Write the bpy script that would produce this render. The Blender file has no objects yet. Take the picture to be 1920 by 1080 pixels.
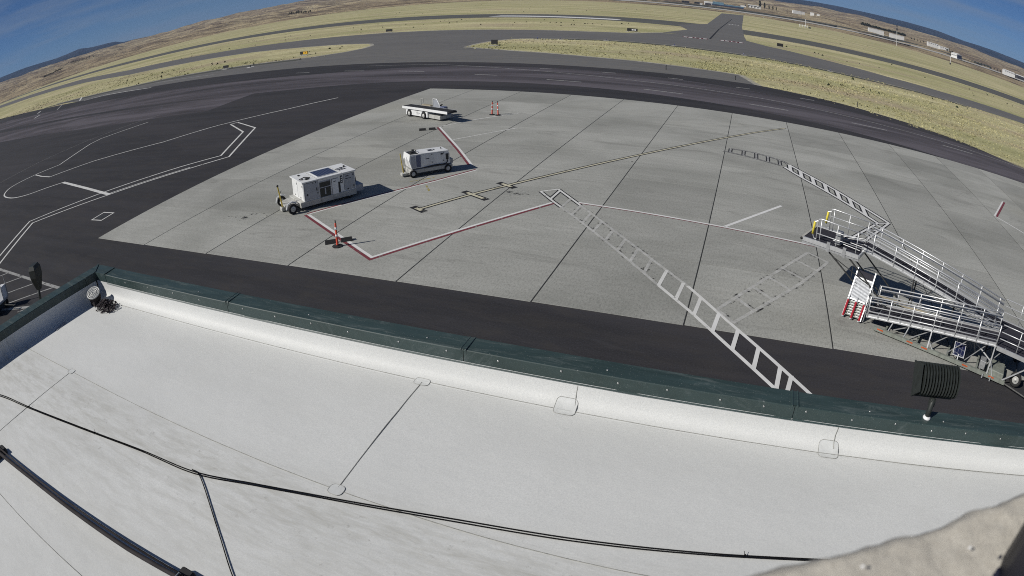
import bpy, math, random
from mathutils import Vector, Matrix, noise
random.seed(7)
R=math.radians
SC=bpy.context.scene
COL=SC.collection

# ------------------------------------------------------------------ camera (a wide weather-camera lens with barrel curvature)
CAMZ=12.096
cd=bpy.data.cameras.new('weather_camera'); cam=bpy.data.objects.new('weather_camera',cd); COL.objects.link(cam); SC.camera=cam
cd.type='PANO'; cd.panorama_type='FISHEYE_LENS_POLYNOMIAL'; cd.sensor_width=36; cd.sensor_height=20.25; cd.fisheye_fov=math.pi
cd.fisheye_polynomial_k0=0.0
cd.fisheye_polynomial_k1=-0.76510/18; cd.fisheye_polynomial_k2=0.01156/18**2
cd.fisheye_polynomial_k3=-0.07058/18**3; cd.fisheye_polynomial_k4=-0.01091/18**4
cd.shift_x=(960-978.44)/1920; cd.shift_y=(583.53-540)/1080
cd.dof.use_dof=True; cd.dof.focus_distance=22.0; cd.lens=50; cd.dof.aperture_fstop=7.0; cd.clip_start=0.02; cd.clip_end=60000
cam.matrix_world=Matrix.Translation((0,0,CAMZ))@Matrix.Rotation(0.34599,4,'Z')@Matrix.Rotation(-0.48761,4,'X')@Matrix.Rotation(0.0093,4,'Y')@Matrix.Rotation(R(90),4,'X')

# ------------------------------------------------------------------ sky and sun
SUN_EL=R(36.4); SUN_AZ=R(39.6)      # shadows run to this azimuth (from +x)
sv=Vector((-math.cos(SUN_AZ)*math.cos(SUN_EL),-math.sin(SUN_AZ)*math.cos(SUN_EL),math.sin(SUN_EL)))
W=bpy.data.worlds.new('World'); SC.world=W; W.use_nodes=True
nt=W.node_tree; nt.nodes.clear()
sky=nt.nodes.new('ShaderNodeTexSky'); sky.sky_type='NISHITA'; sky.sun_disc=False; sky.sun_elevation=SUN_EL
sky.sun_rotation=math.atan2(sv.x,sv.y); sky.altitude=400; sky.air_density=0.6; sky.dust_density=0.0; sky.ozone_density=10.0
bg=nt.nodes.new('ShaderNodeBackground'); bg.inputs[1].default_value=0.053
out=nt.nodes.new('ShaderNodeOutputWorld')
# thin cirrus streaks
tc=nt.nodes.new('ShaderNodeTexCoord'); mp=nt.nodes.new('ShaderNodeMapping'); mp.inputs['Rotation'].default_value=(R(-14),R(4),R(20)); mp.inputs['Scale'].default_value=(1.1,2.6,22)
ns=nt.nodes.new('ShaderNodeTexNoise'); ns.inputs['Scale'].default_value=1.3; ns.inputs['Detail'].default_value=7; ns.inputs['Roughness'].default_value=0.6
rp=nt.nodes.new('ShaderNodeValToRGB'); rp.color_ramp.elements[0].position=0.44; rp.color_ramp.elements[0].color=(0,0,0,1); rp.color_ramp.elements[1].position=0.74; rp.color_ramp.elements[1].color=(.55,.55,.55,1)
mx=nt.nodes.new('ShaderNodeMix'); mx.data_type='RGBA'; mx.inputs[7].default_value=(4.6,5.4,6.6,1)
L=nt.links.new
L(tc.outputs['Generated'],mp.inputs[0]); L(mp.outputs[0],ns.inputs[0]); L(ns.outputs[0],rp.inputs[0]); L(rp.outputs[0],mx.inputs[0]); L(sky.outputs[0],mx.inputs[6]); L(mx.outputs[2],bg.inputs[0]); L(bg.outputs[0],out.inputs[0])
sd=bpy.data.lights.new('sun','SUN'); sd.energy=4.85; sd.angle=R(0.53); sd.color=(1.0,0.962,0.892)
so=bpy.data.objects.new('sun',sd); COL.objects.link(so); so.rotation_euler=(-sv).to_track_quat('-Z','Y').to_euler(); so.location=(-30,-30,60)
SC.view_settings.view_transform='Standard'; SC.view_settings.look='None'; SC.view_settings.exposure=-0.22; SC.view_settings.gamma=1; SC.view_settings.use_curve_mapping=False
SC.render.engine='CYCLES'; SC.cycles.max_bounces=6; SC.cycles.transparent_max_bounces=16; SC.cycles.use_denoising=False
SC.cycles.volume_bounces=0; SC.cycles.filter_width=1.0; SC.cycles.use_adaptive_sampling=True; SC.cycles.adaptive_threshold=0.01

# ------------------------------------------------------------------ helpers
def tag(o,label=None,cat=None,group=None,kind=None):
    if label: o['label']=label
    if cat: o['category']=cat
    if group: o['group']=group
    if kind: o['kind']=kind
    return o
def empty(name,loc=(0,0,0),rz=0,label=None,cat=None,group=None):
    o=bpy.data.objects.new(name,None); COL.objects.link(o); o.location=loc; o.rotation_euler=(0,0,rz); o.empty_display_size=.2
    return tag(o,label,cat,group)
class MB:
    def __init__(s): s.v=[]; s.f=[]
    def add(s,vs,fs):
        b=len(s.v); s.v+=[tuple(v) for v in vs]; s.f+=[tuple(i+b for i in f) for f in fs]; return s
    def box(s,x0,x1,y0,y1,z0,z1,M=None):
        vs=[Vector((x,y,z)) for z in (z0,z1) for x,y in ((x0,y0),(x1,y0),(x1,y1),(x0,y1))]
        if M: vs=[M@v for v in vs]
        return s.add(vs,[(3,2,1,0),(4,5,6,7),(0,1,5,4),(1,2,6,5),(2,3,7,6),(3,0,4,7)])
    def bbox(s,x0,x1,y0,y1,z0,z1,b=.01,M=None):
        # box with bevelled vertical and top edges
        def ring(z,i): return [(x0+b,y0+i,z),(x1-b,y0+i,z),(x1-i,y0+b,z),(x1-i,y1-b,z),(x1-b,y1-i,z),(x0+b,y1-i,z),(x0+i,y1-b,z),(x0+i,y0+b,z)]
        vs=[Vector(v) for v in ring(z0,0)+ring(z1-b,0)+ring(z1,b)]
        if M: vs=[M@v for v in vs]
        fs=[tuple(range(7,-1,-1)),tuple(range(16,24))]
        for k in (0,8):
            for i in range(8): fs.append((k+i,k+(i+1)%8,k+8+(i+1)%8,k+8+i))
        return s.add(vs,fs)
    def beam(s,p,q,w,h,up=(0,0,1)):
        p,q=Vector(p),Vector(q); d=(q-p).normalized(); up=Vector(up)
        if abs(d.dot(up))>.99: up=Vector((1,0,0))
        sx=d.cross(up).normalized()*w/2; sz=sx.cross(d).normalized()*h/2
        vs=[a+i*sx+j*sz for a in (p,q) for i,j in ((-1,-1),(1,-1),(1,1),(-1,1))]
        return s.add(vs,[(0,1,2,3),(7,6,5,4),(0,4,5,1),(1,5,6,2),(2,6,7,3),(3,7,4,0)])
    def tube(s,pts,r,n=6,cap=True,r2=None):
        pts=[Vector(p) for p in pts]; m=len(pts); vs=[]; nrm=None
        for i,p in enumerate(pts):
            d=(pts[min(i+1,m-1)]-pts[max(i-1,0)]).normalized()
            if nrm is None:
                nrm=d.cross(Vector((0,0,1)))
                if nrm.length<.05: nrm=d.cross(Vector((1,0,0)))
            nrm=(nrm-d*nrm.dot(d)).normalized(); bn=d.cross(nrm)
            rr=r if r2 is None else r+(r2-r)*i/(m-1)
            vs+=[p+rr*(math.cos(2*math.pi*k/n)*nrm+math.sin(2*math.pi*k/n)*bn) for k in range(n)]
        fs=[(i*n+k,i*n+(k+1)%n,(i+1)*n+(k+1)%n,(i+1)*n+k) for i in range(m-1) for k in range(n)]
        if cap: fs+=[tuple(range(n-1,-1,-1)),tuple((m-1)*n+k for k in range(n))]
        return s.add(vs,fs)
    def lathe(s,prof,c=(0,0,0),axis=(0,0,1),n=16,cap=True):
        ax=Vector(axis).normalized(); e1=ax.orthogonal().normalized(); e2=ax.cross(e1); c=Vector(c); vs=[]
        for r,h in prof: vs+=[c+ax*h+r*(math.cos(2*math.pi*k/n)*e1+math.sin(2*math.pi*k/n)*e2) for k in range(n)]
        fs=[(i*n+k,i*n+(k+1)%n,(i+1)*n+(k+1)%n,(i+1)*n+k) for i in range(len(prof)-1) for k in range(n)]
        if cap and prof[0][0]>1e-4: fs.append(tuple(range(n-1,-1,-1)))
        if cap and prof[-1][0]>1e-4: fs.append(tuple((len(prof)-1)*n+k for k in range(n)))
        return s.add(vs,fs)
    def prism(s,poly,z0,z1,M=None):
        n=len(poly); vs=[Vector((x,y,z)) for z in (z0,z1) for x,y in poly]
        if M: vs=[M@v for v in vs]
        return s.add(vs,[tuple(range(n-1,-1,-1)),tuple(range(n,2*n))]+[(i,(i+1)%n,n+(i+1)%n,n+i) for i in range(n)])
    def quad(s,a,b,c,d): return s.add([a,b,c,d],[(0,1,2,3)])
    def ribbon(s,pts,w,z,off=0.0,closed=False):
        P=[Vector((p[0],p[1],0)) for p in pts]; m=len(P); vs=[]
        for i,p in enumerate(P):
            if closed: a=(p-P[i-1]).normalized(); b=(P[(i+1)%m]-p).normalized()
            else:
                a=(P[i]-P[i-1]).normalized() if i>0 else None; b=(P[i+1]-P[i]).normalized() if i<m-1 else None
                a=a or b; b=b or a
            t=(a+b); t=t.normalized() if t.length>.05 else a
            nn=Vector((-t.y,t.x,0)); k=1/max(.5,nn.dot(Vector((-a.y,a.x,0))))
            for q in (off-w/2,off+w/2): vs.append((p.x+nn.x*q*k,p.y+nn.y*q*k,z))
        rng=range(m if closed else m-1)
        return s.add(vs,[(2*i,2*((i+1)%m),2*((i+1)%m)+1,2*i+1) for i in rng])
    def mesh(s,name):
        me=bpy.data.meshes.new(name); me.from_pydata(s.v,[],s.f); me.validate(); me.update(); return me
    def parts(s):
        p=list(range(len(s.v)))
        def fd(a):
            while p[a]!=a: p[a]=p[p[a]]; a=p[a]
            return a
        for f in s.f:
            r=fd(f[0])
            for i in f[1:]: p[fd(i)]=r
        comps={}
        for f in s.f: comps.setdefault(fd(f[0]),[]).append(f)
        out=[]
        for fs in comps.values():
            ids=sorted({i for f in fs for i in f}); mp_={i:k for k,i in enumerate(ids)}; q=MB(); q.v=[s.v[i] for i in ids]; q.f=[tuple(mp_[i] for i in f) for f in fs]; out.append(q)
        return out
    def build(s,name,mt,parent=None,smooth=False,kind=None,split=True):
        if parent and split and not kind:
            cs=s.parts()
            if 1<len(cs)<40:
                os_=[c.build(name,mt,parent,smooth,None,False) for c in cs]; return os_[0]
        me=s.mesh(name)
        o=bpy.data.objects.new(name,me); COL.objects.link(o)
        if mt: me.materials.append(mt)
        if smooth:
            for p in me.polygons: p.use_smooth=True
        if parent: o.parent=parent
        if kind: o['kind']=kind
        return o
def fixn(o):
    import bmesh
    bm=bmesh.new(); bm.from_mesh(o.data); bmesh.ops.recalc_face_normals(bm,faces=bm.faces); bm.to_mesh(o.data); bm.free(); return o
def smooth_path(pts,n=8):
    P=[Vector(p) for p in pts]; o=[]
    for i in range(len(P)-1):
        a,b,c,d=P[max(i-1,0)],P[i],P[i+1],P[min(i+2,len(P)-1)]
        for k in range(n):
            t=k/n; o.append(.5*((2*b)+(c-a)*t+(2*a-5*b+4*c-d)*t*t+(3*b-a-3*c+d)*t**3))
    return o+[P[-1]]
def copy_tree(o,parent=None):
    c=o.copy(); COL.objects.link(c); c.parent=parent
    for ch in list(o.children): copy_tree(ch,c)
    return c

# ------------------------------------------------------------------ materials
class N:
    def __init__(s,name):
        s.m=bpy.data.materials.new(name); s.m.use_nodes=True; s.t=s.m.node_tree; s.b=s.t.nodes['Principled BSDF']; s.l=s.t.links.new
    def new(s,t,**k):
        n=s.t.nodes.new('ShaderNode'+t)
        for a,v in k.items(): setattr(n,a,v)
        return n
    def coord(s,scale=(1,1,1),rot=(0,0,0),which='Object'):
        if which=='World': c=s.new('NewGeometry').outputs['Position']
        else: c=s.new('TexCoord').outputs[which]
        m=s.new('Mapping'); m.inputs['Scale'].default_value=scale; m.inputs['Rotation'].default_value=rot; s.l(c,m.inputs[0]); return m.outputs[0]
    def noise(s,co,scale,detail=5,rough=.55,dist=0):
        n=s.new('TexNoise'); n.inputs['Scale'].default_value=scale; n.inputs['Detail'].default_value=detail; n.inputs['Roughness'].default_value=rough; n.inputs['Distortion'].default_value=dist; s.l(co,n.inputs[0]); return n.outputs[0]
    def ramp(s,f,stops):
        r=s.new('ValToRGB'); e=r.color_ramp.elements
        while len(e)<len(stops): e.new(.5)
        for i,(p,c) in enumerate(stops):
            e[i].position=p; e[i].color=(c,c,c,1) if not hasattr(c,'__len__') else (*c,1)
        s.l(f,r.inputs[0]); return r.outputs[0]
    def mix(s,f,a,b,mode='MIX'):
        m=s.new('Mix',data_type='RGBA',blend_type=mode)
        for i,x in ((0,f),(6,a),(7,b)):
            if hasattr(x,'links') or hasattr(x,'is_linked'): s.l(x,m.inputs[i])
            elif i==0: m.inputs[0].default_value=x
            else: m.inputs[i].default_value=(*x,1)
        return m.outputs[2]
    def math(s,op,a,b=0.0):
        m=s.new('Math',operation=op)
        for i,x in ((0,a),(1,b)):
            if hasattr(x,'is_linked'): s.l(x,m.inputs[i])
            else: m.inputs[i].default_value=x
        return m.outputs[0]
    def col(s,c):
        if hasattr(c,'is_linked'): s.l(c,s.b.inputs['Base Color'])
        else: s.b.inputs['Base Color'].default_value=(*c,1)
        return s
    def set(s,rough=.6,metal=0,spec=.5):
        if hasattr(rough,'is_linked'): s.l(rough,s.b.inputs['Roughness'])
        else: s.b.inputs['Roughness'].default_value=rough
        s.b.inputs['Metallic'].default_value=metal; s.b.inputs['Specular IOR Level'].default_value=spec; return s
    def bump(s,h,strength=.3,dist=.02):
        b=s.new('Bump'); b.inputs['Strength'].default_value=strength; b.inputs['Distance'].default_value=dist; s.l(h,b.inputs['Height']); s.l(b.outputs[0],s.b.inputs['Normal']); return s
    def alpha(s,a): s.l(a,s.b.inputs['Alpha']); return s
def simple(name,c,rough=.5,metal=0,var=.25,scale=6,spec=.5,dirt=None):
    n=N(name); co=n.coord(); f=n.noise(co,scale,4)
    lo=tuple(x*(1-var) for x in c); hi=tuple(min(1,x*(1+var*.6)) for x in c)
    cc=n.mix(n.ramp(f,[(.3,0),(.7,1)]),lo,hi)
    if dirt:
        d=n.noise(n.coord((1,1,.35)),scale*.6,6,.7); cc=n.mix(n.ramp(d,[(.52,0),(.75,dirt[1])]),cc,dirt[0])
    n.col(cc).set(rough,metal,spec); return n.m
def M_grass():
    n=N('dry_grass'); rot=(0,0,R(3))
    big=n.noise(n.coord((.010,.03,1),rot,'World'),1,5,.6)
    mid=n.noise(n.coord((.035,.22,1),rot,'World'),1,6,.65)
    fine=n.noise(n.coord((.9,1.3,1),rot,'World'),1,6,.75)
    c=n.mix(n.ramp(mid,[(.35,0),(.65,1)]),(.44,.395,.225),(.64,.59,.365))
    c=n.mix(n.ramp(big,[(.40,0),(.62,.9)]),c,(.35,.345,.175))
    c=n.mix(n.ramp(n.noise(n.coord((.02,.06,1),(0,0,R(8)),'World'),1,4,.6),[(.52,0),(.68,.7)]),c,(.39,.315,.235))
    c=n.mix(n.ramp(fine,[(.48,0),(.68,.6)]),c,(.15,.135,.075))
    c=n.mix(n.ramp(n.noise(n.coord((.35,.5,1),rot,'World'),1,5,.8),[(.55,0),(.66,.7)]),c,(.12,.11,.055))
    n.col(c).set(.95,0,.1).bump(fine,.6,.25); return n.m
def M_asphalt(name,base,var,tint,streak=True):
    n=N(name)
    fine=n.noise(n.coord((14,14,1),(0,0,0),'World'),1,4,.8)
    st=n.noise(n.coord((.035,.55,1),(0,0,R(3)),'World'),1,6,.65)
    blot=n.noise(n.coord((.016,.05,1),(0,0,R(4)),'World'),1,7,.62,.8)
    a=tuple(x*(1-var) for x in base); b=tuple(x*(1+var) for x in base)
    c=n.mix(n.ramp(st,[(.32,0),(.68,1)]),a,b)
    c=n.mix(n.ramp(blot,[(.45,0),(.72,.7)]),c,tint)
    c=n.mix(n.ramp(fine,[(.5,0),(.72,.7)]),c,tuple(x*1.9 for x in base)); c=n.mix(n.ramp(fine,[(.30,.7),(.46,0)]),c,tuple(x*.45 for x in base))
    crk=n.noise(n.coord((.25,1.6,1),(0,0,R(-9)),'World'),1,6,.7,1.0); c=n.mix(n.ramp(crk,[(.57,0),(.66,.45)]),c,tuple(x*1.6 for x in base))
    dst=n.noise(n.coord((.4,1.1,1),(0,0,R(5)),'World'),1,8,.75,.6); c=n.mix(n.ramp(dst,[(.46,0),(.68,.5)]),c,tuple(x*k for x,k in zip(base,(1.75,1.6,1.3))))
    n.col(c).set(n.ramp(blot,[(.3,.75),(.7,.92)]),0,.25).bump(fine,.25,.01); return n.m
def M_concrete():
    n=N('apron_concrete')
    oi=n.new('ObjectInfo').outputs['Random']
    st=n.noise(n.coord((.16,2.6,1),(0,0,R(6)),'World'),1,7,.72)
    st2=n.noise(n.coord((.35,5,1),(0,0,R(-24)),'World'),1,6,.75,.35)
    fine=n.noise(n.coord((11,4.2,1),(0,0,R(-6)),'World'),1,6,.8)
    spk=n.noise(n.coord((16,11,1),(0,0,0),'World'),1,3,.7)
    blot=n.noise(n.coord((.11,.16,1),(0,0,R(20)),'World'),1,6,.6,.5)
    c=n.mix(n.ramp(st,[(.28,0),(.72,1)]),(.318,.320,.298),(.392,.394,.368))
    c=n.mix(n.ramp(st2,[(.56,0),(.74,.55)]),c,(.46,.46,.44))
    c=n.mix(n.ramp(blot,[(.40,0),(.68,.85)]),c,(.245,.248,.228))
    c=n.mix(n.ramp(fine,[(.52,0),(.74,.35)]),c,(.22,.218,.205))
    c=n.mix(n.ramp(n.noise(n.coord((.045,.06,1),(0,0,0),'World'),1,3,.5),[(.56,0),(.72,.35)]),c,(.33,.32,.265))
    stn=n.noise(n.coord((.10,.26,1),(0,0,R(-18)),'World'),1,8,.72,1.4); c=n.mix(n.ramp(stn,[(.56,0),(.70,.6)]),c,(.17,.168,.155))
    hs=n.new('HueSaturation'); n.l(c,hs.inputs['Color']); n.l(n.math('MULTIPLY',n.math('MULTIPLY',n.ramp(oi,[(0,.86),(1,1.08)]),n.ramp(fine,[(.30,.72),(.5,1.02),(.70,1.25)])),n.ramp(spk,[(.32,.72),(.46,1.0),(1,1.10)])),hs.inputs['Value'])
    n.col(hs.outputs[0]).set(.85,0,.25).bump(fine,.25,.01); return n.m
def M_paint(name,c,wear=.35,sc=2.2,rough=.7,soft=None):
    n=N(name)
    w=n.noise(n.coord((1,1,1),(0,0,0),'World'),sc,7,.75)
    d=n.noise(n.coord((1,1,1),(0,0,0),'World'),sc*.35,4,.6)
    cc=n.mix(n.ramp(d,[(.35,0),(.7,.5)]),c,tuple(x*.72 for x in c))
    n.col(cc).set(rough,0,.3)
    t=.30+.40*wear
    if soft: n.alpha(n.ramp(w,[(.28,soft[0]),(.62,soft[1])])); return n.m
    n.alpha(n.ramp(w,[(max(0,t-.05),0),(t+.05,1)]) if wear>0 else n.ramp(w,[(0,1),(1,1)])); return n.m
def M_membrane():
    n=N('roof_membrane_white')
    big=n.noise(n.coord((.35,.8,1),(0,0,0),'World'),1,5,.55)
    mid=n.noise(n.coord((1.7,9,1),(0,0,R(1)),'World'),1,9,.78,.25)
    fine=n.noise(n.coord((60,60,60),(0,0,0),'World'),1,3,.8)
    sep=n.new('SeparateXYZ'); n.l(n.new('NewGeometry').outputs['Position'],sep.inputs[0])
    # walked-on older sheet nearer the tower is dirtier (dirt lies by the low drainage line)
    near=n.ramp(n.math('MULTIPLY',n.math('SUBTRACT',4.0,sep.outputs['Y']),.38),[(0,0),(.10,.5),(.22,1),(.55,.55),(1,.2)])
    c=n.mix(n.ramp(big,[(.35,0),(.65,1)]),(.635,.642,.628),(.705,.712,.698))
    dirt=n.math('MULTIPLY',n.ramp(mid,[(.42,0),(.64,1)]),near)
    c=n.mix(dirt,c,(.46,.455,.42))
    spot=n.noise(n.coord((1,1,1),(0,0,0),'World'),9,5,.7)
    c=n.mix(n.math('MULTIPLY',n.ramp(spot,[(.62,0),(.72,.8)]),near),c,(.30,.29,.265))
    c=n.mix(n.ramp(n.noise(n.coord((2.3,2.3,1),(0,0,0),'World'),1,3,.5),[(.55,0),(.8,.25)]),c,(.63,.63,.60))
    c=n.mix(n.ramp(fine,[(.38,0),(.66,.55)]),c,(.50,.51,.505))
    n.col(c).set(.62,0,.35).bump(n.noise(n.coord((3,5,3),(0,0,0),'World'),1,3,.5),.25,.02); return n.m
def M_cap():
    n=N('green_sheet_metal')
    st=n.noise(n.coord((.7,5,1),(0,0,R(4)),'World'),1,7,.7,.8)
    c=n.mix(n.ramp(st,[(.35,0),(.66,1)]),(.026,.044,.042),(.040,.066,.066))
    dust=n.noise(n.coord((1.1,7,1),(0,0,R(-5)),'World'),1,8,.78,1.2)
    c=n.mix(n.ramp(dust,[(.53,0),(.68,.55)]),c,(.13,.155,.155))
    c=n.mix(n.ramp(n.noise(n.coord((60,60,60),(0,0,0),'World'),1,2,.6),[(.66,0),(.74,.7)]),c,(.25,.27,.26))
    n.col(c).set(n.ramp(dust,[(.4,.38),(.7,.7)]),.0,.5); return n.m
MAT={}
MAT['grass']=M_grass()
MAT['asph_dark']=M_asphalt('sealed_asphalt',(.031,.0305,.034),.30,(.062,.058,.066))
MAT['asph_grey']=M_asphalt('taxiway_asphalt',(.122,.121,.122),.16,(.148,.147,.146))
MAT['asph_mid']=M_asphalt('runway_asphalt',(.092,.094,.090),.16,(.12,.12,.11))
MAT['asph_shoulder']=M_asphalt('shoulder_asphalt',(.062,.066,.058),.25,(.10,.10,.085))
MAT['conc']=M_concrete()
MAT['seal']=simple('joint_sealant',(.030,.031,.030),.8,var=.4,scale=3)
MAT['white']=M_paint('white_line_paint',(.66,.66,.64),.18,2.4)
MAT['white_clean']=M_paint('white_line_paint_fresh',(.70,.70,.69),.05,2.4)
MAT['white_worn']=M_paint('white_line_paint_worn',(.62,.62,.60),.50,2.2,soft=(.22,.80))
MAT['white_faint']=M_paint('white_line_paint_faint',(.55,.55,.54),.42,1.8,soft=(.22,.70))
MAT['white_old']=M_paint('white_line_paint_old',(.34,.34,.33),.25,2.0)
MAT['verge']=M_paint('pale_gravel_verge',(.50,.48,.42),.4,.6,soft=(.1,.95))
def M_streak(name,c,sc,lo,hi,amax,rot=3):
    n=N(name); w=n.noise(n.coord(sc,(0,0,R(rot)),'World'),1,7,.7,.4); n.col(c).set(.9,0,.2); n.alpha(n.ramp(w,[(lo,0),(hi,amax)])); return n.m
MAT['old_asph']=M_streak('worn_old_asphalt',(.150,.138,.158),(.020,.17,1),.32,.58,.75)
MAT['smudge']=M_streak('rubber_smudge',(.10,.10,.098),(.5,.5,1),.38,.68,.45)
MAT['tyre_mark']=M_streak('tyre_mark_dark',(.018,.018,.020),(.06,.4,1),.35,.6,.6)
MAT['red']=M_paint('red_line_paint',(.185,.042,.055),.22,2.0)
MAT['black']=M_paint('black_outline_paint',(.022,.022,.024),.20,2.0)
MAT['black_worn']=M_paint('black_outline_paint_worn',(.024,.024,.026),.72,1.8)
MAT['cream']=M_paint('cream_line_paint',(.56,.53,.40),.18,2.4)
MAT['yellow_faint']=M_paint('yellow_line_paint_faint',(.38,.31,.08),.50,2.4)
MAT['memb']=M_membrane()
MAT['patch']=simple('membrane_patch',(.60,.612,.605),.6,var=.10,scale=9)
MAT['bead']=simple('seam_bead',(.27,.27,.25),.7,var=.35,scale=20)
MAT['cap']=M_cap()
MAT['screw']=simple('screw_metal',(.45,.46,.45),.35,.6)
def M_stucco():
    n=N('tan_stucco'); f=n.noise(n.coord((40,40,40),(0,0,0),'World'),1,8,.75); g2=n.noise(n.coord((90,260,90),(0,0,R(40)),'World'),1,4,.7)
    c=n.mix(n.ramp(f,[(.3,0),(.7,1)]),(.50,.465,.40),(.64,.605,.53)); c=n.mix(n.ramp(g2,[(.5,0),(.75,.6)]),c,(.40,.37,.32))
    n.col(c).set(.97,0,.05).bump(n.noise(n.coord((70,70,70),(0,0,0),'World'),1,6,.8),0.5,.006); return n.m
MAT['stucco']=M_stucco()
MAT['rubber']=simple('black_rubber',(.018,.018,.020),.8,var=.3)
MAT['cable']=simple('black_cable',(.012,.012,.013),.9,var=.3,spec=0.0)
MAT['conduit']=simple('dark_conduit',(.040,.036,.038),.7,0,spec=.08)
MAT['lamp']=simple('lamp_bronze',(.026,.031,.029),.55,.1,var=.3,scale=12)
MAT['gse']=simple('white_enamel',(.74,.75,.75),.38,0,var=.06,scale=2,dirt=((.35,.34,.31),.35))
MAT['gse_dirty']=simple('dirty_white_enamel',(.45,.45,.425),.6,0,var=.15,scale=5,dirt=((.16,.15,.13),.8))
MAT['gse_grey']=simple('grey_steel_panel',(.36,.38,.42),.45,.2,var=.1,scale=3)
MAT['dark']=simple('dark_recess',(.030,.032,.034),.6,var=.4)
MAT['olive']=simple('dark_radiator',(.040,.042,.035),.6,var=.4,scale=14)
MAT['print']=simple('dark_print',(.03,.035,.05),.6)
MAT['solar']=None
MAT['alu']=simple('brushed_aluminium',(.66,.67,.68),.42,.55,var=.12,scale=8)
MAT['alu_dull']=simple('dull_aluminium',(.42,.43,.44),.5,.45,var=.25,scale=8)
MAT['plate']=simple('ribbed_plate_grey',(.38,.395,.42),.5,.3,var=.35,scale=10)
MAT['plate2']=simple('ribbed_plate_silver',(.52,.54,.57),.5,.3,var=.35,scale=9)
MAT['deck']=simple('dark_ramp_tread',(.036,.035,.045),.85,var=.25,scale=10,spec=.2)
MAT['steel_dark']=simple('dark_steel',(.055,.056,.055),.6,.3,var=.4,scale=8)
MAT['steel_green']=simple('grey_green_steel',(.24,.26,.23),.6,.1,var=.2,scale=5,dirt=((.12,.11,.09),.6))
MAT['tan_tarp']=simple('tan_board',(.33,.29,.21),.8,var=.2,scale=3)
MAT['yellow']=simple('yellow_foam',(.72,.60,.06),.6,var=.1)
MAT['yellow_d']=simple('yellow_paint_chipped',(.52,.40,.07),.6,var=.3,scale=12)
MAT['orange']=simple('orange_plastic',(.62,.075,.035),.5,var=.15)
MAT['redp']=simple('red_plastic',(.36,.016,.028),.45,var=.2,scale=14)
MAT['refl']=simple('white_reflective',(.78,.78,.78),.4,var=.05)
MAT['amber']=simple('amber_reflector',(.50,.10,.03),.4)
MAT['tyre']=simple('tyre',(.020,.020,.021),.85,var=.3,scale=10)
MAT['rim']=simple('wheel_rim',(.55,.55,.53),.5,.1,var=.2,scale=10)
MAT['seat']=simple('blue_grey_panel',(.12,.14,.22),.5)
MAT['sign_y']=simple('sign_yellow',(.72,.42,.03),.5,var=.05)
MAT['sign_b']=simple('sign_black',(.018,.018,.02),.5)
MAT['pad']=simple('pale_concrete_pad',(.42,.41,.38),.9,var=.15,scale=2)
MAT['bluelens']=simple('blue_lens',(.02,.05,.35),.3)
MAT['debris']=simple('dark_debris',(.045,.035,.04),.9,var=.7,scale=25)
MAT['ventw']=simple('vent_white',(.60,.60,.58),.5,var=.1)
MAT['shade_navy']=simple('navy_corner_shade',(.022,.024,.045),.5)  # shade of the bottom right corner, put into the pole's colour
MAT['foliage']=simple('tree_foliage',(.030,.040,.022),.9,var=.5,scale=.6)
MAT['bark']=simple('tree_bark',(.08,.06,.045),.9)
MAT['bld_white']=simple('white_cladding',(.70,.70,.68),.6,var=.06,scale=.1)
MAT['bld_blue']=simple('blue_cladding',(.050,.065,.115),.6,var=.15,scale=.1)
MAT['bld_dark']=simple('dark_cladding',(.05,.05,.06),.7,var=.2,scale=.1)
MAT['bld_teal']=simple('teal_roof',(.13,.22,.28),.5,var=.1,scale=.1)
MAT['glassd']=simple('dark_window',(.02,.025,.03),.15)
def M_solar():
    n=N('solar_cells'); b=n.new('TexBrick'); b.offset=0; b.inputs['Scale'].default_value=1; b.inputs['Mortar Size'].default_value=.012; b.inputs['Brick Width'].default_value=.16; b.inputs['Row Height'].default_value=.16
    b.inputs['Color1'].default_value=(.012,.016,.05,1); b.inputs['Color2'].default_value=(.016,.020,.06,1); b.inputs['Mortar'].default_value=(.12,.13,.16,1)
    n.l(n.coord(),b.inputs[0]); n.col(b.outputs[0]).set(.18,0,.5); return n.m
MAT['solar']=M_solar()
# ------------------------------------------------------------------ terrain
def lerp_tab(tab,x):
    if x<=tab[0][0]: return tab[0][1]
    for (a,b),(c,d) in zip(tab,tab[1:]):
        if x<=c: return b+(d-b)*(x-a)/(c-a)
    return tab[-1][1]
TAN=[(-180,1.0),(-90,1.2),(-67.8,1.29),(-62.4,1.1),(-60.1,.95),(-55.4,.87),(-52.5,.74),(-50.5,.66),(-49,.80),(-47.4,.88),(-43.1,.87),(-38.8,.95),(-30,.9),(-10,1.0),(4.5,1.3),(6.1,1.4),(9.5,1.37),(14.9,1.3),(20.1,1.32),(23.1,1.15),(26.5,1.07),(60,1.0),(180,1.0)]
BLUE=[(-180,1.5),(-90,1.7),(-67.8,1.76),(-64.9,1.69),(-62,1.51),(-60.7,1.57),(-59.3,1.66),(-58.4,1.44),(-55.8,1.19),(-55.1,.96),(-54.1,.90),(-50.5,.71),(-49.3,.91),(-47.4,.96),(-43.2,.93),(-37.8,1.01),(-20,1.3),(4.8,1.75),(9.8,1.88),(16.1,1.92),(20.1,1.78),(22.8,1.82),(26.5,1.69),(60,1.6),(180,1.5)]
R0,R1=1200.0,5200.0
def fold(x,y):
    v=0; a=1; f=1/620
    for k in range(4):
        v+=a*(1-abs(noise.noise((x*f,y*f,k*3.1)))*2); a*=.5; f*=2.1
    return v-1.0
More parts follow.
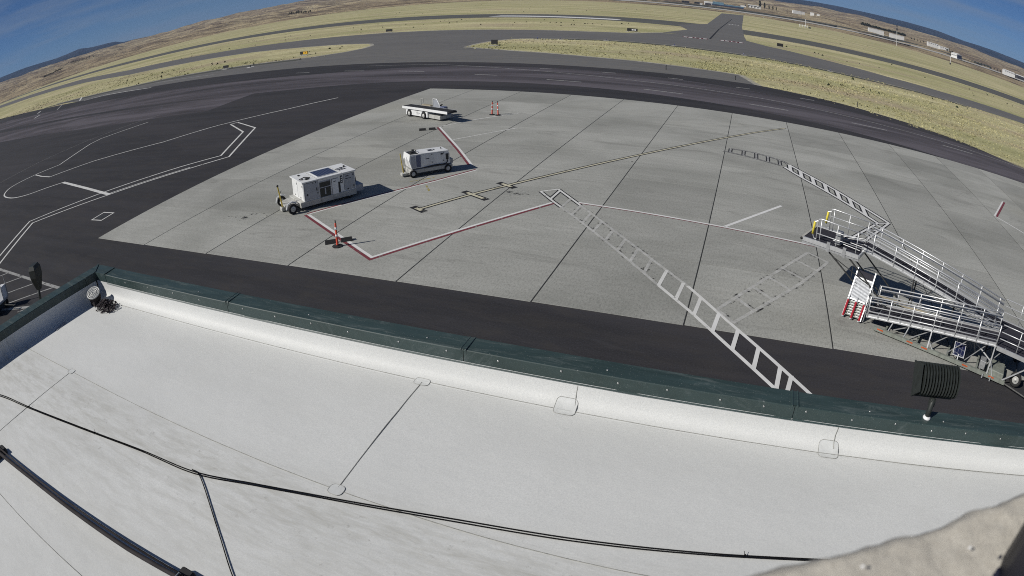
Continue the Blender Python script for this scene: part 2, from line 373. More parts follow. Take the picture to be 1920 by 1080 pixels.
def terrain(x,y):
    r=math.hypot(x,y)
    if r<=R0: return 0.0
    az=math.degrees(math.atan2(x,y)); s=min(1,(r-R0)/(R1-R0))
    e0=-math.degrees(math.atan(CAMZ/R0)); e=e0+(lerp_tab(TAN,az)-e0)*s**.75
    return CAMZ+min(r,R1)*math.tan(R(e))+(34+18*min(1,max(0,(-34-az)/8)))*fold(x,y)*min(1,s*2)*(1-.68*s)-max(0,r-R1)*.06
def place(az,el,lo=R0,hi=R1):
    # ground point seen in this direction
    for k in range(400):
        r=lo+(hi-lo)*k/399; x,y=r*math.sin(R(az)),r*math.cos(R(az))
        if math.degrees(math.atan((terrain(x,y)-CAMZ)/r))>=el: break
    return x,y,terrain(x,y)
azs=[-180+4*i for i in range(27)]+[-75+.4*i for i in range(276)]+[36+4*i for i in range(37)]
def polar(name,rs,zf,mt):
    m=MB(); n=len(azs)
    for r in rs:
        for a in azs: x,y=r*math.sin(R(a)),r*math.cos(R(a)); m.v.append((x,y,zf(x,y,r,a)))
    for i in range(len(rs)-1):
        for j in range(n-1): m.f.append((i*n+j,(i+1)*n+j,(i+1)*n+j+1,i*n+j+1))
    o=m.build(name,mt,smooth=True,kind='structure'); return fixn(o)
def M_hills():
    n=N('dry_hills')
    a=n.noise(n.coord((.0016,.0030,.004),(0,0,0),'World'),1,6,.6,.8)
    b=n.noise(n.coord((.008,.011,.02),(0,0,0),'World'),1,6,.7,.5)
    c=n.mix(n.ramp(a,[(.36,0),(.62,1)]),(.30,.235,.155),(.46,.385,.245))
    c=n.mix(n.ramp(b,[(.46,0),(.58,.9)]),c,(.150,.115,.085))  # dark brown drainage tone, also painting in the shading of the folds
    n.col(c).set(.95,0,.1).bump(b,1,25); return n.m
def M_mount():
    n=N('forested_mountains')
    a=n.noise(n.coord((.0009,.0009,.004),(0,0,0),'World'),1,6,.65,.6)
    n.col(n.mix(n.ramp(a,[(.4,0),(.66,1)]),(.016,.024,.030),(.050,.050,.052))).set(.95,0,.05).bump(a,1,120); return n.m
g=MB(); g.v=[(0,0,0)]; NS=96
for i,rr in enumerate((60,160,320,600,900,1210)):
    for k in range(NS): g.v.append((rr*math.cos(2*math.pi*k/NS),rr*math.sin(2*math.pi*k/NS),0))
for k in range(NS):
    g.f.append((0,1+k,1+(k+1)%NS))
    for i in range(5): a=1+i*NS; g.f.append((a+k,a+NS+k,a+NS+(k+1)%NS,a+(k+1)%NS))
ground=fixn(g.build('ground',MAT['grass'],kind='structure'))
hills=polar('hills',[1205,1260,1330,1420,1520,1640,1780,1940,2120,2320,2540,2780,3040,3320,3620,3940,4280,4640,5000,5200,5600,6400],lambda x,y,r,a: terrain(x,y) if r>1206 else -.05,M_hills())
def mz(x,y,r,a):
    pk=11500; e=lerp_tab(BLUE,a); h=pk*math.tan(R(e))*(1 if abs(r-pk)<1 else max(0,1-abs(r-pk)/4200)**.8)
    return h+CAMZ*.5+(noise.noise((x/900,y/900,2.2))*16+noise.noise((x/300,y/300,5))*7)*(1 if abs(r-pk)<600 else 1.6)-(60 if r<8000 else 0)
mountains=polar('mountains',[7600,8600,9400,10100,10800,11500,12200,13200],mz,M_mount())

# ------------------------------------------------------------------ pavements
def sheet(name,pts,z,mt,parent=None,kind='structure'):
    import bmesh
    bm=bmesh.new(); f=bm.faces.new([bm.verts.new((x,y,z)) for x,y in pts]); bmesh.ops.triangulate(bm,faces=[f]); bmesh.ops.recalc_face_normals(bm,faces=bm.faces)
    if bm.faces[0].normal.z<0: bmesh.ops.reverse_faces(bm,faces=bm.faces)
    me=bpy.data.meshes.new(name); bm.to_mesh(me); bm.free(); me.materials.append(mt)
    o=bpy.data.objects.new(name,me); COL.objects.link(o)
    if parent: o.parent=parent
    elif kind: o['kind']=kind
    return o
TU=[(-1600,640),(-878,352),(-684,325),(-548,297),(-478,284),(-319,226),(-204,209),(-130,201.5),(-72,196),(-50,198),(-37.5,204),(-30,221),(-16,229),(-2,240),(6.5,221),(14,214),(22.5,203),(43,188),(61,186.3),(96,190),(400,190)]
TL=[(400,150),(83,165),(60,159),(44.6,160),(28.8,158.5),(5,162.8),(-18,165.2),(-36,165.2),(-52,160),(-58.3,156.2),(-61,147),(-61.2,140),(-60,131.8),(-46.3,124),(-29.6,118),(-6.8,113.6),(-1.6,113),(1.5,101)]
DK=[(1.5,100.4),(-25,100.5),(-48.7,102),(-80,104.5),(-137,108),(-188,111)]
ST=[(-236,124.5),(-174,122.8),(-151,125),(-116,125.4),(-98,126.5),(-92.5,133),(-91.5,139.5),(-93.5,147),(-98,153.5),(-110,159),(-122,162),(-160,172),(-190,176),(-204,176),(-256,182),(-365,219),(-437,236),(-522,250),(-666,270),(-900,320),(-1600,560)]
taxiway=sheet('taxiway',TU+TL+DK+ST,.010,MAT['asph_grey'])
runway=sheet('runway',[(-1150,480),(-900,470),(-500,392),(-253,371),(-128,351),(-28,358),(80,350),(183,362),(600,384),(600,300),(147,293),(70,294),(8,291),(-75,298),(-157,303),(-310,325),(-430,330),(-877,425),(-1150,440)],.014,MAT['asph_mid'])
cross=sheet('crossing_taxiway',[(-34.5,312),(-25.5,268),(-30,224),(-14,226),(-.9,236),(-2,268),(-4.4,390),(-10.2,1150),(-43,1010),(-24.2,374)],.018,MAT['asph_grey'])
MB().ribbon([(-53,157.4),(-36,163.2),(-18,163.2),(5,160.8),(29,156.5),(45,158),(60,157)],3.4,.014).build('shoulder_strip',MAT['asph_shoulder'],taxiway)
MB().ribbon([(-240,121),(-174,119.5),(-116,122.5),(-99,123)],3,.014).build('shoulder_strip',MAT['asph_shoulder'],taxiway)
for pts in ([p for p in TL if p[0]<70][:16],[p for p in ST if -260<p[0]]): 
    MB().ribbon([(x+.02*i,y) for i,(x,y) in enumerate(pts)],1.1,.0135).build('gravel_verge',MAT['verge'],taxiway)
MB().ribbon([(-29,226),(-37,204),(-50,198),(-72,196.4),(-130,201.8)],1.4,.0135).build('gravel_verge',MAT['verge'],taxiway)
MB().ribbon([(-129,321),(-81,314.8),(-63,315)],13,.018).build('painted_stripe',MAT['white_clean'],runway)
for pts in ([(-14.7,320),(-13,216)],[(-16.6,620),(-14.7,324)]): MB().ribbon(pts,.6,.022).build('centre_line',MAT['black'],cross)
for x0,y0 in ((-20.6,211),(-8.9,216.5)):
    for k,(w,c) in enumerate(((1.7,1),(1.9,1),(.7,0),(.8,1),(1.7,1))):
        x=x0+k*1.55
        MB().box(x-.85,x+.85,y0+k*.42-2.2,y0+k*.42+2.2,.021,.022).build('red_marking_panel',MAT['red'],cross)
        MB().box(x-w*.33,x+w*.33,y0+k*.42-1.5,y0+k*.42+1.5,.025,.026).build('runway_letter',MAT['white_clean'],cross)
for k in range(4): MB().box(-13.6+k*1.9,-12.5+k*1.9,424+k*2,431+k*2,.022,.023).build('painted_block',MAT['white'],cross)
sheet('far_track',[],0,None) if False else None
def arc_strip(name,tab,mt):
    m=MB()
    for az,e0,e1 in tab:
        for e in (e0,e1): x,y,z=place(az,e,900,3600); m.v.append((x,y,z+.7))
    m.f=[(2*i,2*i+2,2*i+3,2*i+1) for i in range(len(tab)-1)]
    return fixn(m.build(name,mt,kind='structure'))
arc_strip('perimeter_road',[(az,-.40+.012*max(0,az),-.30+.012*max(0,az)) for az in range(-24,31,1)],MAT['pad'])
arc_strip('ploughed_strip',[(az,-.26+.014*max(0,az),-.14+.014*max(0,az)) for az in range(-24,24,1)],MAT['asph_shoulder'])
apron=sheet('asphalt_apron',[(-420,150),(-266,124),(-188,111.5),(-137,108.6),(-97,105.6),(-80,105),(-48.7,102.5),(-25,101),(-8,100.8),(1.5,101.2),(13.3,97.9),(24.8,92.6),(32.8,88),(41.3,80.5),(70,70),(90,40),(90,-60),(-420,-60)],.020,MAT['asph_dark'])
# concrete hardstand: base sheet (dark sealant shows in the joints) and its slabs
SP=6.096; X0=-38.122; NX=14; YN=22.314; SY=6.172
def yfar(x): return 71.03-.055*x
XE=X0+NX*SP
hard=sheet('concrete_apron',[(X0+.1,YN+.02),(XE,YN+.3),(XE,yfar(XE)),(X0+.1,yfar(X0))],.024,MAT['seal'])
me=None
for i in range(NX):
    for k in range(8):
        x0=X0+i*SP+.028; x1=X0+(i+1)*SP-.028; y0=YN+k*SY+(.012 if k else 0); y1=YN+(k+1)*SY-.012
        if k==7: y0+=.05
        if k<7:
            if me is None:
                b=.010; m=MB(); w=x1-x0; h=y1-y0
                m.v=[(0,0,0),(w,0,0),(w,h,0),(0,h,0),(0,0,.028),(w,0,.028),(w,h,.028),(0,h,.028),(b,b,.034),(w-b,b,.034),(w-b,h-b,.034),(b,h-b,.034)]
                m.f=[(0,1,5,4),(1,2,6,5),(2,3,7,6),(3,0,4,7),(4,5,9,8),(5,6,10,9),(6,7,11,10),(7,4,8,11),(8,9,10,11)]
                me=m.mesh('slab'); me.materials.append(MAT['conc'])
            o=bpy.data.objects.new('slab',me); COL.objects.link(o); o.parent=hard; o.location=(x0,y0+.0046*x0+.02,0)
        else:
            m=MB().prism([(x0,y0+.0046*x0),(x1,y0+.0046*x1),(x1,yfar(x1)),(x0,yfar(x0))],.0,.034); m.build('slab',MAT['conc'],hard)
ZP=.039
def line(pts,w,mt,z=ZP,parent=None,name='painted_line',off=0): return MB().ribbon(pts,w,z,off).build(name,MAT[mt],parent or hard)
# safety envelope (white with red border)
EA=[(-23.41,28.7),(-16.19,24.23),(-10.47,34.23)]; EB=[(-9.06,34.74),(-5.46,34.42),(-.71,33.9),(4.73,33.26)]
EC=[(-23.41,28.7),(-20.3,33.62),(-18.69,36.29),(-17.22,39.3)]; ED=[(-18.1,40.4),(-20.8,44.3),(-26.12,51.6)]
line(EA,.17,'white_clean'); line(EA,.17,'red',off=-.19,name='red_border')
line(EB,.16,'white_clean'); line(EB,.07,'red',off=-.13,name='red_border')
line(EC,.15,'white'); line(EC,.14,'red',off=-.17 if False else .17,name='red_border')
line(ED,.17,'white_clean'); line(ED,.17,'red',off=.20,name='red_border')
line([(-26.08,51.84),(-24.2,55.4),(-21.4,59.4)],.14,'white'); line([(-22.68,47.18),(-19.25,52.7)],.12,'white')
line([(-.68,33.95),(2.73,39.47)],.20,'white_clean')
line([(26.73,55.61),(23.03,49.17),(25.12,46.3),(30,39.6)],.16,'white_clean'); line([(26.73,55.61),(23.03,49.17)],.22,'red',off=.22,name='red_border')
line([(-19.2,36.9),(-20.4,35.7)],.12,'yellow_faint'); line([(-18.9,35.2),(-18.2,34.2)],.12,'yellow_faint')
# lead-in line with black outline and stop bars
LD=[(-17.22,30.97),(-15.57,34.0),(-14.03,36.55),(-11.51,40.75),(-7.72,47.2),(-4.28,53.1),(.95,61.9),(4.22,66.9)]
line(LD,.40,'black',.0365,name='black_outline'); line(LD,.16,'cream',.0405)
dirv=(Vector(LD[2])-Vector(LD[0])).normalized(); pv=Vector((dirv.y,-dirv.x))
for (cx,cy),a,b in (((-17.22,30.97),.55,.55),((-15.3,34.2),.85,1.25),((-14.0,36.5),.8,.6)):
    c=Vector((cx,cy))
    for z,w,mt,e,nm in ((.0368,.46,'black',.1,'black_outline'),(.041,.22,'cream',-.25,'painted_bar')):
        line([tuple(c-pv*(a+e)),tuple(c+pv*(b+e))],w,mt,z,name=nm)
# walkway ladders: two rails and rungs, worn
def along(P,t):
    P=[Vector(p) for p in P]; ls=[(P[i+1]-P[i]).length for i in range(len(P)-1)]; s=t*sum(ls)
    for i,l in enumerate(ls):
        if s<=l or i==len(ls)-1: return P[i]+(P[i+1]-P[i])*(s/l)
        s-=l
def at_x(P_,x):
    for a,b in zip(P_,P_[1:]):
        if min(a[0],b[0])-1e-6<=x<=max(a[0],b[0])+1e-6: return Vector((x,a[1]+(b[1]-a[1])*(x-a[0])/((b[0]-a[0]) or 1e-6)))
def ladder(A_,B_,n,w,wear,t0=0,t1=1,slant=None,blk='black_worn',parent=None,z=ZP,rung=None,last=1):
    for P_ in (A_,B_):
        pts=[tuple(along(P_,t0+(t1-t0)*k/8)) for k in range(9)]
        if blk: line(pts,w*2.1,blk,z-.0022,parent,'black_outline')
        line(pts,w,wear,z+.001,parent,'walkway_rail')
    for k in range(n+last):
        t=t0+(t1-t0)*k/n; a=along(A_,min(1,max(0,t))); b=along(B_,min(1,max(0,t))) if slant is None else at_x(B_,a.x+slant)
        if b is None: continue
        if blk: line([tuple(a),tuple(b)],w*2.2,blk,z-.0018,parent,'black_outline')
        line([tuple(a),tuple(b)],rung or w,wear,z+.0014,parent,'walkway_rung')
LA=[(-11.72,36.0),(-10.47,34.45),(-8.55,32.25),(-5.95,29.1),(-3.1,25.5),(-1.36,23.4),(.09,21.5),(2.18,18.85)]
LB=[(-10.86,36.77),(-9.2,34.75),(-6.41,31.3),(-3.69,28.0),(-1.89,25.9),(.19,23.1),(1.83,21.0),(3.46,18.88)]
ladder(LA,LB,2,.15,'white',.0,.14,.06,blk='black',last=0)
ladder(LA,LB,8,.15,'white_worn',.14,.62,.08,last=0)
ladder(LA,LB,3,.16,'white',.62,.81,.12,blk=None,last=0)
ladder(LA,LB,3,.17,'white_clean',.81,1.0,.14,blk=None)
line([(2.6,18.9),(2.75,19.9)],.17,'white_clean',.0402)
line([(-11.72,36.0),(-10.86,36.77)],.15,'white',.0405)
ladder([(-.36,24.06),(.79,26.27),(2.88,30.12),(4.0,32.1)],[(.35,23.1),(1.78,25.4),(3.34,27.9),(5.04,31.2)],6,.17,'white_worn',0,1)
UA=[(-1.1,53.3),(.8,53.2),(3.2,51.9),(4.4,49.8),(6.8,46.2),(8.9,42.6),(10.39,40.1)]; UB=[(-1.68,52.05),(.28,51.4),(3.3,50.0),(4.35,47.9),(7.0,43.8),(8.6,41.1),(9.45,39.6)]
ladder(UA,UB,5,.16,'white_faint',0,.30,.0,blk='black',last=0)
ladder(UA,UB,8,.24,'white_clean',.32,1.0,.0,blk='black',rung=.28)
ladder([(10.39,40.1),(8.0,35.9)],[(9.45,39.6),(7.1,35.9)],2,.16,'white_clean',0,1,blk='black')
# stains on the concrete
for k,(x,y,r) in enumerate(((-28,27.2,1.1),(-26.6,28.0,.8),(-12.8,35.1,1.0),(-7.6,45.0,.35))):
    m=MB(); n=14; m.prism([(x+r*1.5*math.cos(6.283*i/n)*random.uniform(.5,1),y+r*.5*math.sin(6.283*i/n)*random.uniform(.5,1)) for i in range(n)],.035,.0362); m.build('oil_stain',MAT['black_worn'],hard)
MB().ribbon([tuple(p)[:2] for p in smooth_path([(-330,112,0),(-190,93,0),(-140,88,0),(-100,85,0),(-70,84,0),(-45,88,0),(-15,87,0),(20,80,0),(45,72,0)],6)],17,.0235).build('worn_band',MAT['old_asph'],apron)
MB().ribbon([tuple(p)[:2] for p in smooth_path([(-330,88,0),(-190,74,0),(-130,70,0),(-95,68,0),(-70,70,0)],6)],13,.0238).build('worn_band',MAT['old_asph'],apron)
# apron lines
def al(pts,w,mt='white',name='painted_line',z=.026): return MB().ribbon(pts,w,z).build(name,MAT[mt],apron)
OUT=[(-54.2,54.6),(-48.3,51.4),(-41.7,40.4),(-43.44,37.4),(-47.99,30.1),(-52.7,23.2),(-46.4,16.3),(-43,12.6)]
INN=[(-54.6,53.75),(-48.6,49.7),(-43.2,40.8),(-45.5,37.6),(-49.7,30.8),(-53.9,23.4),(-48.5,17.2),(-45,13.4)]
al(OUT,.20); al(INN,.20); al([OUT[0],INN[0]],.2); al([(-43.9,37.3),(-48.3,30.4)],.16)
al([(-63.5,33.3),(-55,31.6),(-47.9,30.1)],.42,'white','stop_line',.0275)
al([tuple(p)[:2] for p in smooth_path([(-63.5,33.3,0),(-65.4,31.5,0),(-67.2,29.6,0),(-70,28.6,0),(-73.9,28.9,0),(-76.8,30.2,0),(-78.7,32.4,0),(-78.4,36.2,0),(-76.6,40,0)],4)]+[(-82.4,49.4),(-83.0,52),(-79.8,59.8)],.22)
al([(-78.4,36.4),(-74.4,35.6),(-71.1,35.3),(-67.3,40.6),(-59.9,47),(-57,53),(-51.4,61),(-48.2,67.3)],.22)
al([(-87.8,33.8),(-88.3,43),(-87.2,51.4),(-85,59.2),(-82.8,64.8)],.10,'white_faint')
PD=[(-43.24,24.87),(-43.43,26.39),(-41.91,26.42),(-41.73,24.94)]
MB().ribbon(PD,.14,.026,closed=True).build('pit_outline',MAT['white'],apron)
m=MB(); m.lathe([(.52,.022),(.52,.030),(0,.031)],(-42.58,25.65,0),n=20); m.build('pit_cover',MAT['steel_dark'],apron)
DS=[(-13.07,81.4,-8.09,80.9),(-26.4,83.7,-21.5,83.1),(.34,80,5.3,79.9),(13.74,79.9,18.7,80.1),(27,79.6,31.9,79.5),(-53.1,91.2,-47.9,90),(-66,94.5,-61,93.2),(-38,86.7,-34.4,86.1),(-78.8,96.7,-74.9,95.8)]
for a in DS: al([a[:2],a[2:]],.30,'white_faint' if a[0]<-30 else 'white_old','lane_dash')
al([(-64.7,100),(-49.3,98.8),(-35,94),(-24.4,91),(-14.8,88.8),(-5.9,87.7),(2.9,86.7),(11,85.4),(19.3,83.9),(30.9,82.3),(45,79.5)],.20,'white_faint')
for a in ((-31.2,95.5,-29.4,95.7),(-21.5,95.3,-19.5,95.5),(-11.8,95.6,-9.6,95.6),(-1.7,94.8,.4,95.1),(7.9,94.1,10.1,94.5)): al([a[:2],a[2:]],.35,'white_faint','lane_dash')
al([(-194.8,114),(-210,124)],.7,'white'); al([(-185.6,110.4),(-174.4,112.6),(-140,107)],.5,'white'); al([(-150,117),(-120,113)],.5,'white_faint'); al([(-194,103),(-215,117)],.5,'white_faint')
al([(-201,96),(-206,101)],.7,'white'); al([(-222,108),(-229,113)],.7,'white')
# parking bay lines left of the building
al([(-50,15.55),(-44.7,15.55),(-38,15.6),(-33.3,15.64),(-28,15.65)],.28,'white_old')
for x in (-44.9,-42.6,-39.8,-36.9,-34.3,-31.6): al([(x,15.5),(x-.6-1.6*1.3,15.5-3.2)],.14,'white_old')
al([(-36.4,11.9),(-33.2,13.4)],.3,'white_old','wheel_stop')
# dry tufts and small shrubs in the infield
m=MB(); rnd=random.Random(3)
def tuft(x,y,h):
    for q in range(3):
        a=rnd.uniform(0,6.283); w=h*rnd.uniform(.5,.9); dx,dy=math.cos(a)*w,math.sin(a)*w; ox,oy=rnd.uniform(-.2,.2),rnd.uniform(-.2,.2)
        m.add([(x-dx+ox,y-dy+oy,0),(x+dx+ox,y+dy+oy,0),(x+ox+rnd.uniform(-.1,.1),y+oy,h*rnd.uniform(.7,1.1))],[(0,1,2)])
for k in range(30000):
    z=rnd.random()
    if z<.45: x=rnd.uniform(-58,75); y0=102 if x<1.5 else 101-.5*(x-1.5); y=rnd.uniform(y0,112 if x<-10 else 135); 
    elif z<.75: x=rnd.uniform(-60,90); y=rnd.uniform(112,163)
    else: x=rnd.uniform(-330,-92); y=rnd.uniform(124,178)
    if z<.75:
        if x<1 and y<118-.2*(x+30) and y<124+(x+46)*-.36: continue
        lo=101.5 if x<1.5 else 101.5-.52*(x-1.5)
        if y<lo+.6 or (x<-30 and y<118-(x+29.6)*.37) or (-30<=x<1 and y<113.2-(x+1.6)*.17): continue
        if y>163-.05*abs(x): continue
    elif y>128+(-x-98)*.32: continue
    if noise.noise((x*.06,y*.09,1))<-.05 and rnd.random()<.7: continue
    tuft(x,y,rnd.choice((.07,.10,.14,.22)))
m.build('grass_tufts',MAT['grass'],kind='stuff')['label']='dry grass tufts in the infield beside the taxiways'
sh=MB(); m=sh
for k in range(240):
    x=rnd.uniform(-300,120); y=rnd.choice((rnd.uniform(215,285),rnd.uniform(118,150) if -90>x or x>-20 else 250,rnd.uniform(375,700)))
    if -50<x<12: continue
    if y<165 and (-95<x<-55): continue
    tuft(x,y,rnd.uniform(.25,.6))
sh.build('low_scrub',MAT['foliage'],kind='stuff')['label']='scattered dark scrub in the airfield grass'
# ------------------------------------------------------------------ terminal building with white membrane roof
ZC=8.096; ZR=7.646; YO=6.27; YI=5.99; XR=16.0
def xo(y): return -11.03+.10*(y-6.25)
def xi(y): return xo(y)+.30
bld=empty('terminal_building',(0,0,0),0,'terminal building with flat white membrane roof and dark green metal parapet','building')
m=MB(); m.prism([(xo(-12)+.06,-12),(XR,-12),(XR,YO-.06),(xo(YO)+.06,YO-.06)],0,ZR-.05); m.build('wall',MAT['stucco'],bld)
# membrane: gently uneven sheet
m=MB(); NX_,NY_=110,70
for j in range(NY_+1):
    y=-6+(5.80+6)*j/NY_
    for i in range(NX_+1):
        xl=xi(y)+.10; x=xl+(XR-xl)*i/NX_
        m.v.append((x,y,ZR+.004*noise.noise((x*1.1,y*1.6,0))+.003*noise.noise((x*.3,y*.4,4))))
for j in range(NY_):
    for i in range(NX_): a=j*(NX_+1)+i; m.f.append((a,a+1,a+NX_+2,a+NX_+1))
m.build('roof_membrane',MAT['memb'],bld,smooth=True)
# coved flashing up the parapets
prof=[(5.795,7.6465),(5.816,7.652),(5.87,7.664),(5.93,7.700),(5.962,7.757),(5.978,7.84),(5.983,7.935)]
m=MB(); n=len(prof); xs=[xi(5.9)+.02+ (XR-xi(5.9)-.02)*i/60 for i in range(61)]
for i,x in enumerate(xs):
    wob=.008*noise.noise((x*.9,0,3))
    for k,(y,z) in enumerate(prof): m.v.append((x,y+wob*(1 if 1<k<5 else .2),z))
for i in range(60):
    for k in range(n-1): a=i*n+k; m.f.append((a,a+n,a+n+1,a+1))
fl=fixn(m.build('flashing',MAT['memb'],bld,smooth=True))
m=MB()
for j in range(41):
    y=-6+(5.95+6)*j/40
    for (d,z) in ((.20,7.6465),(.15,7.655),(.08,7.69),(.04,7.75),(.02,7.84),(.014,7.935)): m.v.append((xi(y)+d,y,z))
for j in range(40):
    for k in range(5): a=j*6+k; m.f.append((a,a+6,a+7,a+1))
fixn(m.build('flashing',MAT['memb'],bld,smooth=True))
# parapet core and metal cap sections
m=MB(); m.prism([(xo(5)+.05,YI+.03),(XR,YI+.03),(XR,YO-.03),(xo(YO)+.05,YO-.03)],ZR-.1,ZC-.03); m.prism([(xo(-12)+.05,-12),(xi(-12)-.05,-12),(xi(YI)-.05,YI-.02),(xo(YI)+.05,YI-.02)],ZR-.1,ZC-.03); m.build('parapet_core',MAT['stucco'],bld)
def screw(parent,c,ax):
    m=MB(); m.lathe([(.013,0),(.013,.004),(.008,.008),(0,.010)],c,ax,8); m.build('screw',MAT['screw'],parent,True)
def cap_y(x0,x1,first=False):
    m=MB(); P_=[(YO+.012,ZC-.19),(YO+.012,ZC-.004),(YO,ZC+.006),(YI,ZC),(YI-.006,ZC-.010),(YI-.006,ZC-.165),(YI-.022,ZC-.178),(YI-.018,ZC-.182),(YI,ZC-.168),(YI+.01,ZC-.03),(YO-.01,ZC-.03)]
    ks=[x0+(x1-x0)*k/10 for k in range(11)]; n=len(P_)
    for x in ks:
        w=.0035*noise.noise((x*1.7,7,1))
        for k,(y,z) in enumerate(P_): m.v.append((x,y+(w if 3<=k<=7 else 0),z+(w*.7 if 1<k<5 else 0)))
    for i in range(10):
        for k in range(n): a=i*n+k; b=i*n+(k+1)%n; m.f.append((a,b,b+n,a+n))
    m.f+= [tuple(range(n)),tuple(10*n+k for k in range(n-1,-1,-1))]
    o=fixn(m.build('parapet_cap',MAT['cap'],bld))
    return o
XJ=[-10.34,-6.735,-2.885,.955,4.80,8.65,12.5,XR]
caps=[cap_y(a+.004,b-.004) for a,b in zip(XJ,XJ[1:])]
x=-10.05; 
for x in (-9.6,-8.85,-8.1,-7.4,-6.4,-5.75,-5.1,-4.5,-3.75,-3.1,-2.45,-1.7,-1.05,-.5,.1,.6,1.1,1.68,2.25,2.78,3.3,3.9,4.5,5.2,5.9,6.6,7.3):
    c=next(c for c,(a,b) in zip(caps,zip(XJ,XJ[1:])) if a<=x<b); screw(c,(x,YI-.006,ZC-.06-.015*math.sin(x*5)),(0,-1,0))
for x in (-7.5,-5.2,-3.4,-1.2,1.9,2.95): 
    c=next(c for c,(a,b) in zip(caps,zip(XJ,XJ[1:])) if a<=x<b); screw(c,(x,YI+.10,ZC+.002),(0,0,1))
for x in XJ[1:-1]:     # joint covers: two raised standing ribs
    m=MB()
    for d in (-.032,.032): m.bbox(x+d-.010,x+d+.010,YI-.010,YO+.016,ZC-.02,ZC+.013,.004); m.bbox(x+d-.006,x+d+.006,YI-.009,YI-.004,ZC-.06,ZC-.02,.002)
    m.box(x-.03,x+.03,YI-.002,YO-.002,ZC+.0065,ZC+.0085); m.build('joint_cover',MAT['cap'],bld)
# corner piece and left cap
m=MB(); m.prism([(xo(YO)-.01,YO+.012),(-10.348,YO+.012),(-10.348,YI-.006),(xi(YI),YI-.006),(xi(5.72),5.72),(xo(5.72)-.01,5.72)],ZC-.18,ZC+.004); fixn(m.build('corner_cap',MAT['cap'],bld))
m=MB(); m.beam((xo(YO)-.01,YO+.012,ZC+.010),(xi(YI)+.01,YI-.012,ZC+.010),.03,.016); m.beam((-10.36,YI-.012,ZC+.010),(-10.36,YO+.012,ZC+.010),.026,.016); m.build('corner_seam',MAT['cap'],bld)
ys=[5.712,2.2,-1.4,-5,-8.6,-12]
for b,a in zip(ys,ys[1:]):
    m=MB()
    for y in (a+.004,b-.004):
        for (x,z) in ((xo(y)-.012,ZC-.19),(xo(y)-.012,ZC-.004),(xo(y),ZC+.006),(xi(y),ZC),(xi(y)+.006,ZC-.01),(xi(y)+.006,ZC-.178),(xi(y)-.01,ZC-.03)): m.v.append((x,y,z))
    m.f=[(k,(k+1)%7,7+(k+1)%7,7+k) for k in range(7)]+[tuple(range(7)),tuple(range(13,6,-1))]
    fixn(m.build('parapet_cap',MAT['cap'],bld))
# seams and welded patches
def seam(pts,w=.009,h=.0035,name='membrane_seam'):
    P_=smooth_path(pts,6); m=MB(); m.tube([(p.x+.004*noise.noise((p.x*3,p.y*3,0)),p.y+.005*noise.noise((p.x*2.3,p.y*2.1,8)),p.z) for p in P_],w/2,5); m.build(name,MAT['bead'],bld)
seam([(xi(5.8)+.1,5.80,ZR+.006),(-8,5.82,ZR+.006),(-3.4,5.82,ZR+.006),(0,5.815,ZR+.006),(2.5,5.80,ZR+.006),(9,5.75,ZR+.006)],.010)
seam([(-10.75,3.79,ZR+.002),(-8.74,3.81,ZR+.002),(-6,3.78,ZR+.002),(-3.32,3.74,ZR+.002),(0,3.68,ZR+.002),(3,3.66,ZR+.002),(9,3.6,ZR+.002)],.009)
seam([(-3.37,5.80,ZR+.002),(-3.36,4.8,ZR+.002),(-3.32,3.78,ZR+.002)],.012)
seam([(-8.74,3.81,ZR+.002),(-8.75,3.0,ZR+.002),(-8.74,1.2,ZR+.002)],.010)
seam([(-10.2,1.25,ZR+.002),(-7,1.2,ZR+.002),(-4,1.18,ZR+.002)],.008)
for x in (-1.50,1.545): seam([(x,5.985,7.92),(x-.012,5.972,7.80),(x-.01,5.935,7.71),(x+.0,5.88,7.672)],.012)
def prof_at(d):
    # point on the roof/flashing surface at arc distance d from y=5.70 (flat roof below, cove and wall above)
    P_=[(4.0,ZR+.002),(5.75,ZR+.002)]+prof
    if d<0: return 5.70+d,ZR+.003
    acc=0; pts=[(5.70,ZR+.002)]+[p for p in P_ if p[0]>5.70]
    for a,b in zip(pts,pts[1:]):
        l=math.hypot(b[0]-a[0],b[1]-a[1])
        if d<=acc+l: t=(d-acc)/l; return a[0]+(b[0]-a[0])*t,a[1]+(b[1]-a[1])*t
        acc+=l
    return pts[-1]
def patch(x,y,w,d,r):
    pts=[]
    for cx,cy,a0 in ((w/2-r,d/2-r,0),(-w/2+r,d/2-r,90),(-w/2+r,-d/2+r,180),(w/2-r,-d/2+r,270)):
        for k in range(6): a=R(a0+k*18); pts.append((cx+r*math.cos(a),cy+r*math.sin(a)))
    s0=y-5.70; m=MB(); n=len(pts); K=[.0,.2,.4,.6,.8,1.0]
    def up(px,py,h): yy,zz=prof_at(s0+py); return (x+px,yy-h*.5,zz+h)
    for f in K[1:]: m.v+=[up(a*f,b*f,.0035) for a,b in pts]
    m.v.append(up(0,0,.0035)); c_=len(m.v)-1
    for k in range(n):
        m.f.append((c_,k,(k+1)%n))
        for q in range(len(K)-2): m.f.append((q*n+k,(q+1)*n+k,(q+1)*n+(k+1)%n,q*n+(k+1)%n))
    o=fixn(m.build('seam_patch',MAT['patch'],bld,True))
    e=MB(); vs=[up(a,b,.0035) for a,b in pts]; e.tube(vs+[vs[0]],.0028,4); e.build('patch_edge',MAT['bead'],o)
patch(-3.37,5.80,.20,.12,.045); patch(-3.32,3.74,.17,.15,.055); patch(-8.74,3.81,.15,.12,.045)
for x in (-1.60,1.475): patch(x,5.86,.25,.24,.055)
